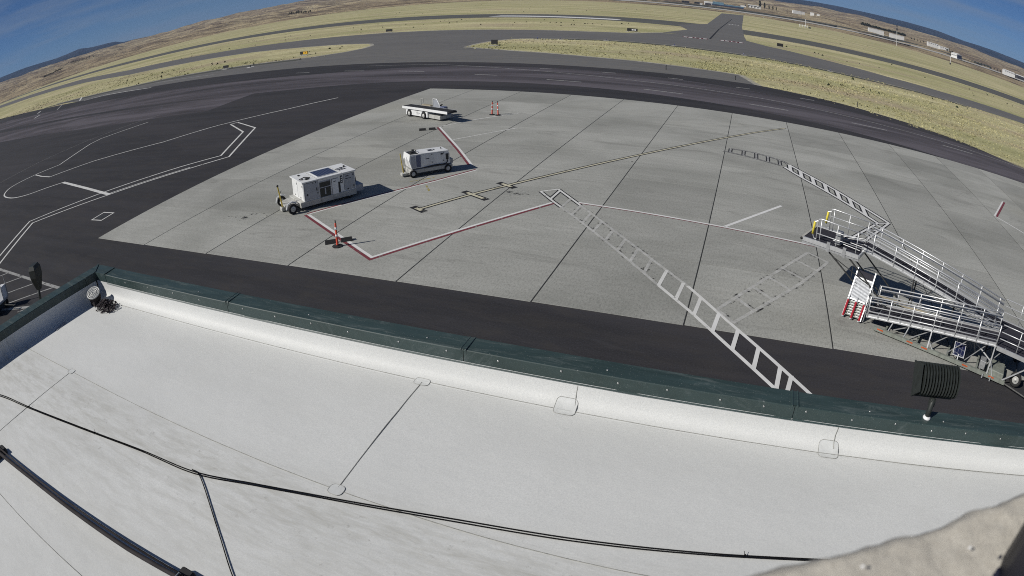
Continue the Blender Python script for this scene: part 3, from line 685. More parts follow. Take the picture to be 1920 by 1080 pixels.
# stucco ledge under the camera and its tower
tw=empty('stucco_tower',(0,0,0),0,'tan stucco ledge at the bottom right corner close to the camera','wall')
m=MB(); m.box(.9,4.5,-4.5,-.25,ZR-.02,CAMZ-.75); m.build('wall',MAT['stucco'],tw)
m=MB(); Ml=Matrix.Translation((.10,.56,CAMZ-.60))@Matrix.Rotation(R(23),4,'Z'); nx,ny=150,90
for j in range(ny+1):
    for i in range(nx+1):
        x=-.25+1.75*i/nx; y=-.85+.85*j/ny; p=Vector((x*9,y*9,0))
        h=.006*noise.noise(p*.6)+.003*noise.noise(p*2.7)+.0025*noise.noise(p*9)
        if j==ny: h-=.45; y+=.004*noise.noise((x*14,1,1))
        elif j>=ny-3: h-=.010*(j-ny+4); y+=.007*noise.noise((x*11,2,5))+.005*noise.noise((x*31,2,7))
        m.v.append(Ml@Vector((x,y,h)))
for j in range(ny):
    for i in range(nx): a=j*(nx+1)+i; m.f.append((a,a+1,a+nx+2,a+nx+1))
m.build('ledge',MAT['stucco'],tw,smooth=True)
mast=empty('corner_shade_pole',(.575,.535,CAMZ-.62),0,'dark round pole put in for the shade at the bottom right corner of the frame','pole')  # pole added to fill the shaded corner; its navy holds the shade
m=MB(); m.tube([(0,0,0),(0,0,1.6)],.085,20); m.build('tube',MAT['shade_navy'],mast,True)
m=MB(); m.lathe([(.13,-.02),(.13,.01),(.09,.02)],n=20); m.build('base_plate',MAT['shade_navy'],mast)
for nm,px,py,lab in (('pebble',.245,.555,'white pebble near the left end of the stucco ledge'),('pebble',.43,.60,'white pebble farther right on the stucco ledge')):
    m=MB(); m.lathe([(0,-.007),(.005,-.004),(.007,0),(.005,.005),(0,.007)],n=8); o=m.build(nm,MAT['refl'],None,True); o.location=(px,py-.012,CAMZ-.585); o.scale=(.55,.3,.35); tag(o,lab,'pebble')
# cables, conduit
def cable(name,paths,r,label):
    t=empty(name,(0,0,0),0,label,'cable')
    for p in paths: MB().tube(smooth_path(p,10),r,6).build('strand',MAT['cable'],t,True)
    return t
zc=ZR+.016
C1=[(-11,2.15,zc),(-9.74,2.55,zc),(-8.69,2.72,zc),(-7.32,2.94,zc),(-5.97,3.13,zc),(-4.97,3.21,zc),(-4.16,3.41,zc),(-3.3,3.60,zc),(-2.12,3.81,zc),(-.93,3.94,zc),(.24,4.06,zc),(1.34,4.16,zc),(3,4.25,zc)]
C1b=[(x,y-.016-.014*math.sin(x*2.1)**2,z-.003) for x,y,z in C1]
t=cable('roof_cable',[C1,C1b],.0075,'long pair of black cables running across the white roof')
for x,y in ((-8.69,2.72),(-6.9,3.0),(.62,4.10)):
    m=MB(); m.tube([(x-.012,y-.03,zc),(x,y-.008,zc+.012),(x+.012,y+.016,zc)],.006,5); m.tube([(x,y,zc+.01),(x-.01,y+.03,zc+.03)],.003,4); m.build('cable_tie',MAT['cable'],t)
cable('branch_cable',[[(-5.02,3.225,zc),(-4.9,3.21,zc),(-4.72,3.10,zc),(-4.41,2.87,zc),(-4.01,2.56,zc),(-3.6,2.23,zc),(-3.0,1.8,zc)]],.0065,'short black cable branching off the long cable at lower left')
pp=empty('roof_conduit',(0,0,0),0,'dark straight conduit raised on blocks at the lower left of the roof','conduit')
m=MB(); m.tube([(-9.2,1.62,ZR+.11),(-8.02,1.66,ZR+.11),(-6.98,1.72,ZR+.11),(-4.76,1.80,ZR+.11),(-3.9,1.86,ZR+.11),(-2.6,1.92,ZR+.11)],.028,10); m.build('pipe',MAT['conduit'],pp,True)
m=MB(); m.tube([(-9.2,1.68,ZR+.10),(-3,1.95,ZR+.10)],.014,8); m.build('pipe',MAT['conduit'],pp,True)
for x,y in ((-8.15,1.66),(-4.0,1.86)):
    m=MB(); m.bbox(x-.09,x+.09,y-.16,y+.16,ZR,ZR+.085,.02); m.build('support_block',MAT['rubber'],pp)
    m=MB(); m.tube([(x,y-.05,ZR+.08),(x,y-.03,ZR+.145),(x,y+.03,ZR+.145),(x,y+.05,ZR+.08)],.008,5); m.build('pipe_strap',MAT['screw'],pp)
m=MB(); m.prism([(-.05,-.16),(.02,-.17),(.09,.02),(.10,.13),(.02,.15),(-.03,.02)],0,.006); o=m.build('membrane_scrap',MAT['conduit']); o.location=(-10.55,4.68,ZR+.004); o.rotation_euler=(0,0,R(25)); tag(o,'small grey scrap lying on the roof near the left parapet','scrap')
o.data.materials[0]=MAT['gse_grey']
# round vent in the roof corner and debris beside it
vt=empty('roof_vent',(-10.40,5.62,ZR),0,'small round vent with white ring grille in the roof corner','vent')
ax=Vector((.30,-.30,.90)).normalized(); c=Vector((0,0,.24))
m=MB(); m.lathe([(.135,-.16),(.146,-.03),(.146,-.005)],c,ax,24); m.build('drum',MAT['conduit'],vt,True)
for r in (.142,.106,.070,.036):
    e1=ax.orthogonal().normalized(); e2=ax.cross(e1); pts=[c+r*(math.cos(6.2832*k/28)*e1+math.sin(6.2832*k/28)*e2) for k in range(29)]
    m=MB(); m.tube(pts,.014,6); m.build('grille_ring',MAT['ventw'],vt,True)
m=MB()
for k in range(3): d=math.cos(k*1.047)*e1+math.sin(k*1.047)*e2; m.tube([c-d*.138,c+d*.138],.006,5)
m.build('grille_bars',MAT['ventw'],vt)
m=MB(); m.box(-.08,.08,-.08,.08,0,.14); m.build('foot',MAT['conduit'],vt)
m=MB(); rd=random.Random(5)
for k in range(420):
    a=rd.uniform(0,6.28); rr=rd.uniform(0,.20)*1; x,y=rr*1.7*math.cos(a),rr*1.0*math.sin(a); z=rd.uniform(.01,.17)*(1-rr*3.6)+.012
    s=rd.uniform(.02,.05); v=[Vector((x+rd.uniform(-s,s),y+rd.uniform(-s,s),max(.003,z+rd.uniform(-s,s)*.7))) for _ in range(4)]
    m.add(v,[(0,1,2),(0,2,3),(0,3,1),(1,3,2)])
o=m.build('debris_bundle',MAT['debris']); o.location=(-9.97,5.60,ZR+.005); tag(o,'dark crumpled debris bundle beside the round roof vent','debris')
# floodlight on the parapet
def floodlight():
    t=empty('floodlight',(2.70,6.12,ZC),0,'black finned floodlight standing on the green parapet','floodlight')
    m=MB(); m.lathe([(.055,0),(.058,.012),(.040,.034),(.030,.036)],n=14); m.build('sealant_collar',MAT['refl'],t,True)
    m=MB(); m.tube([(0,0,.02),(.004,.01,.12),(.012,.03,.17),(.03,.06,.24)],.036,12); m.build('arm',MAT['lamp'],t,True)
    m=MB(); m.bbox(-.02,.06,.02,.10,.15,.24,.01); m.build('knuckle',MAT['lamp'],t)
    # head frame: X across, Y back->front (aimed out and down), Z up of the head
    H=Matrix.Translation((.055,.20,.40))@Matrix.Rotation(R(3),4,'Z')@Matrix.Rotation(R(-34),4,'X')
    m=MB(); m.bbox(-.30,.27,.06,.10,-.20,.20,.01,H); m.build('front_frame',MAT['lamp'],t)
    m=MB(); m.box(-.27,.24,.101,.104,-.17,.17,H); m.build('lens',MAT['glassd'],t)
    m=MB(); m.box(-.255,.225,-.05,.06,-.165,.165,H); m.build('housing',MAT['lamp'],t)
    m=MB(); m.add([H@Vector(v) for v in ((-.315,.13,-.21),(-.315,-.15,-.16),(-.315,-.17,.15),(-.315,.13,.21),(-.296,.13,-.21),(-.296,-.15,-.16),(-.296,-.17,.15),(-.296,.13,.21))],[(0,1,2,3),(7,6,5,4),(0,4,5,1),(1,5,6,2),(2,6,7,3),(3,7,4,0)]); m.build('side_shield',MAT['lamp'],t)
    for k in range(13):
        x=-.265+k*.043; pts=[]
        for a in range(9): th=math.pi*(a/8); pts.append((-.05-.135*math.sin(th),-.19*math.cos(th)))
        m=MB(); vs=[H@Vector((x+d,y,z)) for d in (0,.019) for y,z in [(.058,-.19)]+pts+[(.058,.19)]]; n=len(vs)//2
        m.add(vs,[tuple(range(n-1,-1,-1)),tuple(range(n,2*n))]+[(i,(i+1)%n,n+(i+1)%n,n+i) for i in range(n)])
        m.build('cooling_fin',MAT['lamp'],t)
floodlight()
# lamp on a pole outside the left parapet
t=empty('wall_lamp',(-12.05,5.02,6.9),R(-60),'dark lamp head on a slim pole beyond the left parapet','lamp')
m=MB(); m.tube([(0,0,-2.0),(0,0,.6),(-.02,0,.95),(-.06,0,1.15)],.035,10); m.build('pole',MAT['lamp'],t,True)
m=MB(); sec=[(1.08,.05,.05),(1.20,.09,.08),(1.38,.15,.11),(1.55,.15,.11),(1.63,.11,.08)]
for z,w,d in sec:
    for x,y in ((-w,-d*.6),(-w*.6,-d),(w*.6,-d),(w,-d*.6),(w,d),(-w,d)): m.v.append((x*1.0-.07,y,z))
for i in range(4):
    for k in range(6): m.f.append((i*6+k,i*6+(k+1)%6,i*6+6+(k+1)%6,i*6+6+k))
m.f+=[(5,4,3,2,1,0),tuple(24+k for k in range(6))]; fixn(m.build('lamp_head',MAT['lamp'],t))
m=MB(); m.box(-.10,.0,-.1135,-.1115,1.30,1.36); m.build('sticker',MAT['refl'],t)
m=MB(); m.box(-.05,.25,-.03,.03,-1.2,-1.1); m.build('wall_bracket',MAT['lamp'],t)
# ------------------------------------------------------------------ ground support vehicles
def wheel(parent,c,ax,r,w,n=18):
    ax=Vector(ax).normalized(); c=Vector(c)
    m=MB(); m.lathe([(r*.57,w*.2),(r*.57,-w/2),(r*.92,-w/2),(r,-w*.30),(r,w*.30),(r*.92,w/2),(r*.62,w/2),(r*.57,w*.35)],c,ax,n,cap=False); t=m.build('wheel',MAT['tyre'],parent,True)
    m=MB(); m.lathe([(r*.56,-w*.42),(r*.56,w*.36),(r*.46,w*.44),(r*.2,w*.30),(r*.16,w*.46),(0,w*.46)],c,ax,n); m.build('rim',MAT['rim'],t,True)
    return t
def place_obj(o,x,y,h): o.location=(x,y,.034); o.rotation_euler=(0,0,h); return o
# large ground unit (local x = towards the rear, -y = towards the terminal)
t=empty('ground_power_unit',label='larger white ground unit trailer with solar panel on its roof',cat='trailer'); place_obj(t,-25.34,29.10,1.014); t.scale=(1,.95,1.095)
W2=1.13; A_,B_=.82,4.27; ZT=1.60; ZS=.50
m=MB(); m.bbox(A_,B_,-W2+.03,W2-.03,ZS,ZT-.06,.02); m.build('body',MAT['gse'],t)
m=MB(); m.bbox(A_-.10,B_+.06,-W2-.06,W2+.06,ZT-.06,ZT,.012); m.build('roof',MAT['gse'],t)
m=MB(); m.box(1.95,3.22,-.80,.72,ZT+.004,ZT+.03); sp=m.build('solar_panel',MAT['solar'],t)
m=MB()
for x in (1.93,3.24): m.box(x-.02,x+.02,-.82,.74,ZT+.002,ZT+.036)
for y in (-.81,.73): m.box(1.95,3.22,y-.02,y+.02,ZT+.002,ZT+.036)
m.build('panel_frame',MAT['alu'],sp)
m=MB(); m.box(1.72,1.76,-W2,W2,ZT,ZT+.012); m.box(3.36,3.40,-W2,W2,ZT,ZT+.012); m.build('roof_seam',MAT['gse_dirty'],t)
m=MB(); m.box(-.55,.0,-.5,-.42,0,.05); 
ant=MB(); ant.tube([(.98,-.55,ZT),(.98,-.55,ZT+.10)],.05,8); ant.tube([(.80,-.50,ZT+.05),(1.20,-.30,ZT+.07),(1.5,-.55,ZT+.04)],.028,6); ant.bbox(1.15,1.38,-.75,-.55,ZT,ZT+.07,.01); ant.bbox(1.10,1.22,.55,.75,ZT,ZT+.05,.01); ant.build('roof_fitting',MAT['dark'],t)
m=MB(); m.lathe([(.07,0),(.065,.08),(.03,.10),(0,.11)],(4.05,.1,ZT),n=12); m.build('beacon',MAT['dark'],t,True)
m=MB()
for k in range(4):
    a=k*1.57+.3; m.box(-.30,.30,-.05,.05,ZT+.002,ZT+.007,Matrix.Translation((3.72+.19*math.cos(a),-.15+.25*math.sin(a),0))@Matrix.Rotation(a+1.57,4,'Z'))
m.box(3.60,3.86,-.24,-.06,ZT+.002,ZT+.007); m.build('roof_emblem',MAT['print'],t)
# side facing the terminal (-y)
Y=-W2+.03
m=MB(); m.bbox(.90,1.80,Y-.018,Y,ZS+.06,ZT-.12,.006); d=m.build('door',MAT['gse_grey'],t)
m=MB(); m.box(1.66,1.72,Y-.04,Y-.018,.95,1.12); m.box(1.62,1.66,Y-.03,Y-.018,1.38,1.46); m.box(1.45,1.49,Y-.03,Y-.018,1.38,1.46); m.lathe([(.055,0),(.05,.02),(0,.022)],(1.05,Y-.018,.83),(0,-1,0),10); m.box(1.70,1.76,Y-.03,Y-.018,.78,.84); m.build('latch',MAT['dark'],d)
m=MB(); m.box(1.88,2.60,Y-.006,Y+.2,.46,1.36); g_=m.build('radiator_opening',MAT['olive'],t)
m=MB(); m.box(1.86,2.62,Y-.022,Y-.006,1.34,1.39); m.box(1.86,2.62,Y-.022,Y-.006,1.02,1.06); m.box(1.855,1.885,Y-.02,Y-.006,.46,1.36); m.box(2.595,2.625,Y-.02,Y-.006,.46,1.36); m.box(2.2,2.28,Y-.02,Y-.006,.62,.98); m.build('opening_frame',MAT['gse_grey'],g_)
m=MB(); m.bbox(2.70,3.10,Y-.05,Y,.50,1.36,.008); p=m.build('door',MAT['gse'],t)
m=MB(); m.box(2.80,2.98,Y-.053,Y-.05,1.20,1.24); m.build('lettering',MAT['print'],p)
m=MB(); m.box(3.13,3.26,Y-.006,Y+.1,.52,1.12); m.build('recess',MAT['dark'],t)
m=MB(); m.bbox(3.28,3.42,Y-.03,Y,1.02,1.44,.006); p=m.build('control_panel',MAT['dark'],t)
m=MB()
for z in (1.10,1.22,1.34): m.lathe([(.042,0),(.036,.014),(0,.016)],(3.35,Y-.03,z),(0,-1,0),10)
m.build('gauge',MAT['refl'],p)
m=MB(); m.bbox(3.52,4.20,Y-.016,Y,.56,1.46,.006); p=m.build('door',MAT['gse_grey'],t)
m=MB(); m.box(3.62,3.84,Y-.019,Y-.016,1.32,1.37); m.box(3.60,3.98,Y-.019,Y-.016,1.18,1.22); m.build('lettering',MAT['print'],p)
m=MB(); m.box(4.12,4.17,Y-.04,Y-.016,1.30,1.42); m.box(4.12,4.17,Y-.04,Y-.016,.66,.76); m.box(3.70,3.80,Y-.03,Y-.016,.58,.63); m.build('hinge',MAT['dark'],p)
for x0,x1,z0,z1 in ((.885,1.815,ZS+.045,ZT-.105),(2.685,3.115,.485,1.375),(3.505,4.215,.545,1.475)):
    m=MB(); m.box(x0,x1,Y-.006,Y+.01,z0,z1); m.build('door_gap_shade',MAT['dark'],t)  # dark boxes behind the doors, painting the shaded gaps around them
m=MB(); m.box(A_-.05,B_+.02,Y-.03,Y-.001,ZT-.085,ZT-.062); m.build('roof_gutter',MAT['gse_dirty'],t)
# front end doors
for y0,y1 in ((-1.02,-.03),(.03,1.02)):
    m=MB(); m.bbox(A_-.016,A_,y0,y1,ZS+.05,ZT-.10,.006); p=m.build('door',MAT['gse'],t)
    m=MB(); m.box(A_-.03,A_-.016,(y0+y1)/2-.05,(y0+y1)/2+.05,ZS+.10,ZS+.16); m.box(A_-.03,A_-.016,y0+.06,y0+.12,1.28,1.38); m.build('hinge',MAT['dark'],p)
m=MB(); m.bbox(.55,B_+.02,-W2-.02,W2+.02,.20,ZS,.02); m.build('chassis',MAT['gse_dirty'],t)
m=MB(); m.prism([(-.30,-.55),(.60,-1.0),(.60,1.0),(-.30,.55)],.34,.44); m.build('drawbar_deck',MAT['gse_dirty'],t)
m=MB()
for k in range(4): x=.02+k*.14; m.box(x,x+.07,-.86-.25*k*.1,-.60,.441,.452)
m.build('hazard_stripe',MAT['dark'],t)
m=MB(); m.bbox(B_+.02,B_+.62,-.86,.86,.24,.62,.03); m.build('rear_box',MAT['gse_grey'],t)
m=MB(); m.bbox(B_,B_+.22,-.5,.9,.62,1.30,.06); m.tube(smooth_path([(B_,-.3,1.25,),(B_+.25,-.35,1.05),(B_+.3,-.3,.7),(B_+.1,-.2,.62)],6),.06,8); m.build('hose_bundle',MAT['rubber'],t)
for x,y in ((0,-W2-.02),(0,W2+.02)): 
    wheel(t,(x,y,.30),(0,-1 if y<0 else 1,0),.30,.22)
    m=MB(); m.tube([(x-.38,y*.93,.30),(x-.28,y*.93,.58),(x,y*.93,.68),(x+.28,y*.93,.58)],.05,6); m.build('fender',MAT['gse'],t)
for y in (-W2+.20,W2-.20): wheel(t,(3.84,y,.26),(0,-1 if y<0 else 1,0),.26,.2)
m=MB(); m.tube([(0,-W2,.30),(0,W2,.30)],.05,8); m.tube([(0,-.9,.30),(-.35,-.1,.26)],.035,6); m.tube([(0,.9,.30),(-.35,.1,.26)],.035,6); m.build('front_axle',MAT['steel_dark'],t)
m=MB(); m.tube([(-.30,0,.24),(-.48,-.0,1.45)],.045,8); m.tube([(-.33,-.12,.3),(-.45,-.12,1.15)],.02,6); o=m.build('tow_bar',MAT['yellow_d'],t)
m=MB(); m.lathe([(.05,-.03),(.075,0),(.05,.03)],(-.485,0,1.50),(0,1,0),10); m.tube([(-.40,-.1,1.1),(-.30,-.1,1.22)],.02,5); m.build('tow_eye',MAT['steel_dark'],o)
m=MB(); m.bbox(-.44,-.18,-.20,.20,.06,.26,.03); m.build('tow_hitch',MAT['gse_dirty'],t)

# smaller ground unit
t=empty('air_start_unit',label='smaller white ground unit trailer with open top vent',cat='trailer'); place_obj(t,-21.04,36.98,.842); t.scale=(1,.95,1.045)
W2=.64; 
m=MB(); S_=[(-.06,.56),(2.62,.56),(2.62,1.20),(2.50,1.40),(-.16,1.48),(-.22,1.10)]
vs=[Vector((x,y,z)) for y in (-W2,W2) for x,z in S_]; m.add(vs,[tuple(range(6)),tuple(range(11,5,-1))]+[((i+1)%6,i,6+i,6+(i+1)%6) for i in range(6)]); fixn(m.build('body',MAT['gse'],t))
m=MB(); m.bbox(.50,2.52,-W2-.02,W2+.02,1.44,1.50,.015,Matrix.Rotation(R(1.6),4,'Y')); m.build('roof',MAT['gse'],t)
m=MB(); m.box(-.10,.46,-.50,.50,1.485,1.496); m.build('vent_opening',MAT['dark'],t)
m=MB(); m.lathe([(.16,0),(.16,.10),(.10,.12)],(.12,-.15,1.49),n=14); m.lathe([(.09,0),(.09,.14)],(.34,.22,1.49),n=12); m.tube([(.3,-.4,1.50),(.42,-.2,1.62),(.44,.1,1.60)],.03,6); m.build('exhaust_stack',MAT['steel_dark'],t)
m=MB(); m.tube([(-.14,-.60,1.49),(-.14,.60,1.49)],.02,5); m.tube([(.48,-.6,1.5),(.48,.6,1.5)],.02,5); m.build('vent_rim',MAT['gse'],t)
m=MB(); m.box(1.30,1.62,-.22,.20,1.455,1.470); m.box(1.70,1.78,-.15,.2,1.452,1.467); m.build('roof_emblem',MAT['print'],t)
m=MB(); m.lathe([(.05,0),(.045,.07),(0,.09)],(2.28,.1,1.43),n=10); m.build('beacon',MAT['dark'],t,True)
Y=-W2
for x0,x1,z0,z1,mt in ((-.10,.22,.62,1.36,'gse_grey'),(.26,.58,.62,1.40,'seat'),(.66,1.42,.74,1.40,'gse'),(1.48,2.24,.74,1.36,'gse')):
    m=MB(); m.bbox(x0,x1,Y-.016,Y,z0,z1,.006); p=m.build('door',MAT[mt],t)
    if x0>.6:
        m=MB()
        for z in (z0+.04,z1-.10): m.box(x1-.09,x1-.02,Y-.03,Y-.016,z,z+.06)
        m.build('hinge',MAT['dark'],p)
m=MB(); m.box(.92,1.18,Y-.019,Y-.016,1.06,1.11); m.box(1.98,2.14,Y-.019,Y-.016,1.20,1.31); m.build('lettering',MAT['print'],t)
m=MB(); m.box(2.34,2.54,Y-.012,Y+.1,.84,1.22); m.build('control_recess',MAT['dark'],t)
m=MB(); m.tube(smooth_path([(2.44,Y-.03,.86),(2.42,Y-.06,.68),(2.2,Y-.06,.58),(1.6,Y-.05,.60),(.8,Y-.05,.55)],6),.028,6); m.build('power_cable',MAT['rubber'],t,True)
m=MB(); m.bbox(-.18,2.80,-W2-.05,W2+.05,.26,.50,.03); m.build('chassis',MAT['gse_dirty'],t)
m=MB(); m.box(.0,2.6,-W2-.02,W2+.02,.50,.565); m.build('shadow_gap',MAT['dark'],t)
m=MB(); m.bbox(2.62,2.92,-.5,.5,.5,.80,.03); m.build('rear_box',MAT['gse_dirty'],t)
for x in (0,2.444):
    for y in (-W2-.04,W2+.04): wheel(t,(x,y,.25),(0,-1 if y<0 else 1,0),.25,.18)
m=MB(); m.tube([(-.46,0,.2),(-.62,0,1.55)],.035,7); o=m.build('tow_bar',MAT['yellow_d'],t)
m=MB(); m.tube([(-.35,-.25,.2),(-.42,-.25,1.3)],.02,6); m.build('tow_stay',MAT['gse_dirty'],t)
m=MB(); m.bbox(-.62,-.16,-.22,.22,.10,.26,.02); m.build('tow_hitch',MAT['gse_dirty'],t)
m=MB(); m.tube([(0,-W2,.25),(0,W2,.25)],.04,6); m.tube([(2.444,-W2,.25),(2.444,W2,.25)],.04,6); m.build('axle',MAT['steel_dark'],t)

# belt loader
t=empty('belt_loader',label='white belt loader with long dark conveyor near the far edge',cat='belt loader'); place_obj(t,-31.467,55.848,-.46)
wb=2.385
m=MB(); m.bbox(-.62,2.98,-.02,1.75,.20,.72,.04); m.build('body',MAT['gse'],t)
m=MB(); m.bbox(2.98,4.75,.10,1.65,.16,.50,.03); m.build('nose',MAT['gse_dirty'],t)
p0=(-1.06,.42,.93); p1=(6.15,.42,1.02)
m=MB()
for y in (-.11,.95): m.beam((-1.06,y,.90),(6.15,y,.99),.06,.24)
m.beam((-1.06,-.11,.90),(-1.06,.95,.90),.06,.2); m.build('conveyor_frame',MAT['gse'],t)
m=MB(); m.beam((-1.0,.42,1.00),(6.12,.42,1.09),.98,.05); m.build('conveyor_belt',MAT['rubber'],t)
m=MB(); m.tube([(6.16,-.08,1.0),(6.16,.92,1.0)],.09,12); m.build('end_roller',MAT['rubber'],t,True)
m=MB(); m.beam((-1.0,.42,.87),(6.1,.42,.96),.9,.1); m.build('belt_underside',MAT['steel_dark'],t)
for x in (0,wb):
    wheel(t,(x,0,.34),(0,-1,0),.34,.22); wheel(t,(x,1.72,.34),(0,1,0),.34,.22)
    m=MB(); m.lathe([(.40,-.01),(.40,.012)],(x,-.012,.36),(0,1,0),20); m.build('wheel_well',MAT['dark'],t)
m=MB(); F=[(2.15,1.30,.72),(2.15,1.30,1.78),(2.75,1.30,1.78),(3.30,1.30,1.05),(3.30,1.30,.72)]
m.tube(F,.05,6); m.build('cab_frame',MAT['gse'],t)
m=MB(); m.add([(2.2,1.30,.75),(2.2,1.30,1.7),(2.72,1.30,1.7),(3.2,1.30,1.05),(3.2,1.30,.75),(2.2,1.32,.75),(2.2,1.32,1.7),(2.72,1.32,1.7),(3.2,1.32,1.05),(3.2,1.32,.75)],[(0,1,2,3,4),(9,8,7,6,5)]); m.build('cab_panel',MAT['gse_grey'],t)
m=MB(); m.tube([(.15,1.30,.72),(.15,1.30,1.62),(.5,1.30,1.62),(.5,1.30,1.25)],.04,6); m.build('rear_guard',MAT['gse_dirty'],t)
m=MB(); m.bbox(.45,1.9,1.1,1.55,.9,1.1,.04); m.build('seat',MAT['tan_tarp'],t)
m=MB(); m.bbox(3.35,4.05,1.12,1.6,.5,1.15,.05); m.box(3.45,3.95,1.10,1.13,.8,.86); m.box(3.45,3.95,1.10,1.13,.95,1.01); m.build('dashboard',MAT['seat'],t)
m=MB(); m.lathe([(.15,-.015),(.17,0),(.15,.015)],(3.32,1.36,1.25),(-.6,0,.8),14); m.tube([(3.36,1.36,1.2),(3.5,1.36,1.05)],.02,5); m.build('steering_wheel',MAT['rubber'],t)
m=MB(); m.tube([(3.9,.3,.35),(5.6,.2,.90)],.04,6); m.tube([(3.9,.8,.35),(5.6,.75,.90)],.04,6); m.build('lift_strut',MAT['steel_dark'],t)
m=MB(); m.box(1.2,1.75,-.028,-.022,.48,.52); m.box(1.25,1.6,-.028,-.022,.38,.41); m.build('lettering',MAT['print'],t)

# delineator posts
def delineator(x,y,label,tilt=0):
    t=empty('delineator_post',(x,y,.035),random.uniform(0,3),label,'delineator','orange delineator posts on the concrete'); t.rotation_euler=(R(tilt),R(tilt*.6),1.0)
    m=MB(); m.prism([(.28*math.cos(R(45*k+22.5)),.28*math.sin(R(45*k+22.5))) for k in range(8)],0,.045); m.lathe([(.24,.045),(.11,.07),(.10,.10)],n=14); m.build('rubber_base',MAT['rubber'],t)
    m=MB(); m.lathe([(.072,.06),(.072,.12),(.062,.14),(.050,1.22),(.040,1.25)],n=14); b=m.build('tube',MAT['orange'],t,True)
    for z in (.52,.90): m=MB(); m.lathe([(.063,z),(.0605,z+.13)],n=14); m.build('reflective_band',MAT['refl'],t,True)
    m=MB(); e=[(0,.035*math.cos(a)*1,1.33+.07*math.sin(a)) for a in [6.283*k/12 for k in range(13)]]; m.tube(e,.018,6); m.tube([(0,0,1.22),(0,0,1.27)],.03,8); m.build('top_loop',MAT['rubber'],t,True)
delineator(-18.67,24.93,'near orange delineator post standing on the red and white line',1)
delineator(-23.64,57.8,'left of the two far orange delineator posts by the belt loader',2)
delineator(-22.97,57.68,'right of the two far orange delineator posts by the belt loader',-2)
# wheel chocks with rope
def chocks(x,y,rz,label):
    t=empty('wheel_chock_pair',(x,y,.035),rz,label,'wheel chocks','wheel chock pairs on the concrete')
    for dx in (-.42,.42):
        m=MB(); vs=[(dx-.30,-.14,0),(dx+.30,-.14,0),(dx+.30,.14,0),(dx-.30,.14,0),(dx-.28,-.02,.20),(dx+.28,-.02,.20),(dx+.28,.02,.20),(dx-.28,.02,.20)]
        m.add(vs,[(3,2,1,0),(4,5,6,7),(0,1,5,4),(1,2,6,5),(2,3,7,6),(3,0,4,7)]); m.build('wedge',MAT['rubber'],t)
    m=MB(); m.tube(smooth_path([(.7,.0,.06),(.85,.12,.02),(.75,.28,.015),(.5,.22,.015),(.62,.05,.1)],6),.018,5); m.build('rope',MAT['gse_dirty'],t)
chocks(-18.95,25.45,R(38),'black wheel chock pair with rope behind the near orange post')
chocks(-26.6,50.2,R(30),'black wheel chock pair at the far corner of the red line')

# luggage cart on the bay lines at far left
t=empty('baggage_cart',(-35.6,11.3,.02),R(24),'grey baggage cart with white panel parked beyond the left parapet','cart')
m=MB(); m.bbox(-4.2,.0,-.1,1.5,.50,.62,.03); m.build('deck',MAT['gse_grey'],t)
m=MB(); m.bbox(-.45,.02,.95,1.50,.62,1.35,.03); m.build('end_panel',MAT['gse'],t)
m=MB(); m.tube([(.05,1.48,.6),(.05,1.48,1.85)],.035,6); m.tube([(.05,.9,.6),(.05,.9,1.6)],.03,6); m.tube([(-4.1,1.4,.6),(-4.1,1.4,1.9)],.035,6); m.build('post',MAT['gse_dirty'],t)
m=MB(); m.tube([(-2.5,1.0,.6),(-2.5,1.0,1.7)],.04,6); m.build('marker_post',MAT['yellow_d'],t)
for x in (-3.4,-.35):
    for y in (0,1.4): wheel(t,(x,y,.27),(0,-1 if y<.5 else 1,0),.27,.18)
m=MB(); m.tube([(0,.7,.4),(1.1,.75,.3)],.04,6); m.lathe([(.09,-.02),(.10,0),(.09,.02)],(1.18,.76,.3),(0,0,1),10); m.build('tow_bar',MAT['steel_dark'],t)
m=MB(); m.box(-4.1,-.1,.1,1.3,.34,.50); m.build('frame',MAT['steel_dark'],t)

# ------------------------------------------------------------------ boarding ramp: lower flight, upper flight, landing, door platform
rmp=empty('boarding_ramp',(7.211,24.426,.034),-.429,'aluminium switchback passenger boarding ramp with railings at right','ramp')
WL=1.40; DU=1.094; HR=.96
def zl(u): return .533+.157*u
UX,UY=-1.696,1.65; DU2=1.129; WU=1.273
def zu(u): return 2.457-.15*(u-UX)
def flight(nm,u0,u1,y0,w,zf):
    m=MB(); m.beam((u0,y0+w/2,zf(u0)+.06),(u1,y0+w/2,zf(u1)+.06),w-.10,.04); m.build(nm+'_deck',MAT['deck'],rmp)
    for y,s in ((y0,-1),(y0+w,1)):
        m=MB(); m.beam((u0,y,zf(u0)+.08),(u1,y,zf(u1)+.08),.05,.17); m.beam((u0,y+s*.045,zf(u0)+.03),(u1,y+s*.045,zf(u1)+.03),.04,.05); m.build('stringer',MAT['alu'],rmp)
    k=0; u=u0+.5
    while u<u1-.2:
        m=MB(); m.beam((u,y0+.06,zf(u)+.083),(u,y0+w-.06,zf(u)+.083),.035,.012); m.build('tread_strip',MAT['alu_dull'],rmp)
        u+=1.0
def rails(u0,u1,y,zf,us,hs,rt=.030):
    for h in hs: m=MB(); m.tube([(u0,y,zf(u0)+h),(u1,y,zf(u1)+h)],rt if h==hs[0] else rt*.8,6); m.build('handrail' if h==hs[0] else 'rail',MAT['alu'],rmp,True)
    for u in us: m=MB(); m.tube([(u,y,zf(u)),(u,y,zf(u)+hs[0])],.033,6); m.build('rail_post',MAT['alu'],rmp,True)
flight('lower',-1.05,5.45,0,WL,zl)
rails(-1.0,5.4,-.03,zl,[i*DU for i in range(-0,5)]+[-1.0,5.4],(HR,.74,.52,.29))
rails(-.9,5.4,WL+.03,zl,[i*DU+.037 for i in range(0,5)]+[-.9,5.4],(HR,.74,.52,.29))
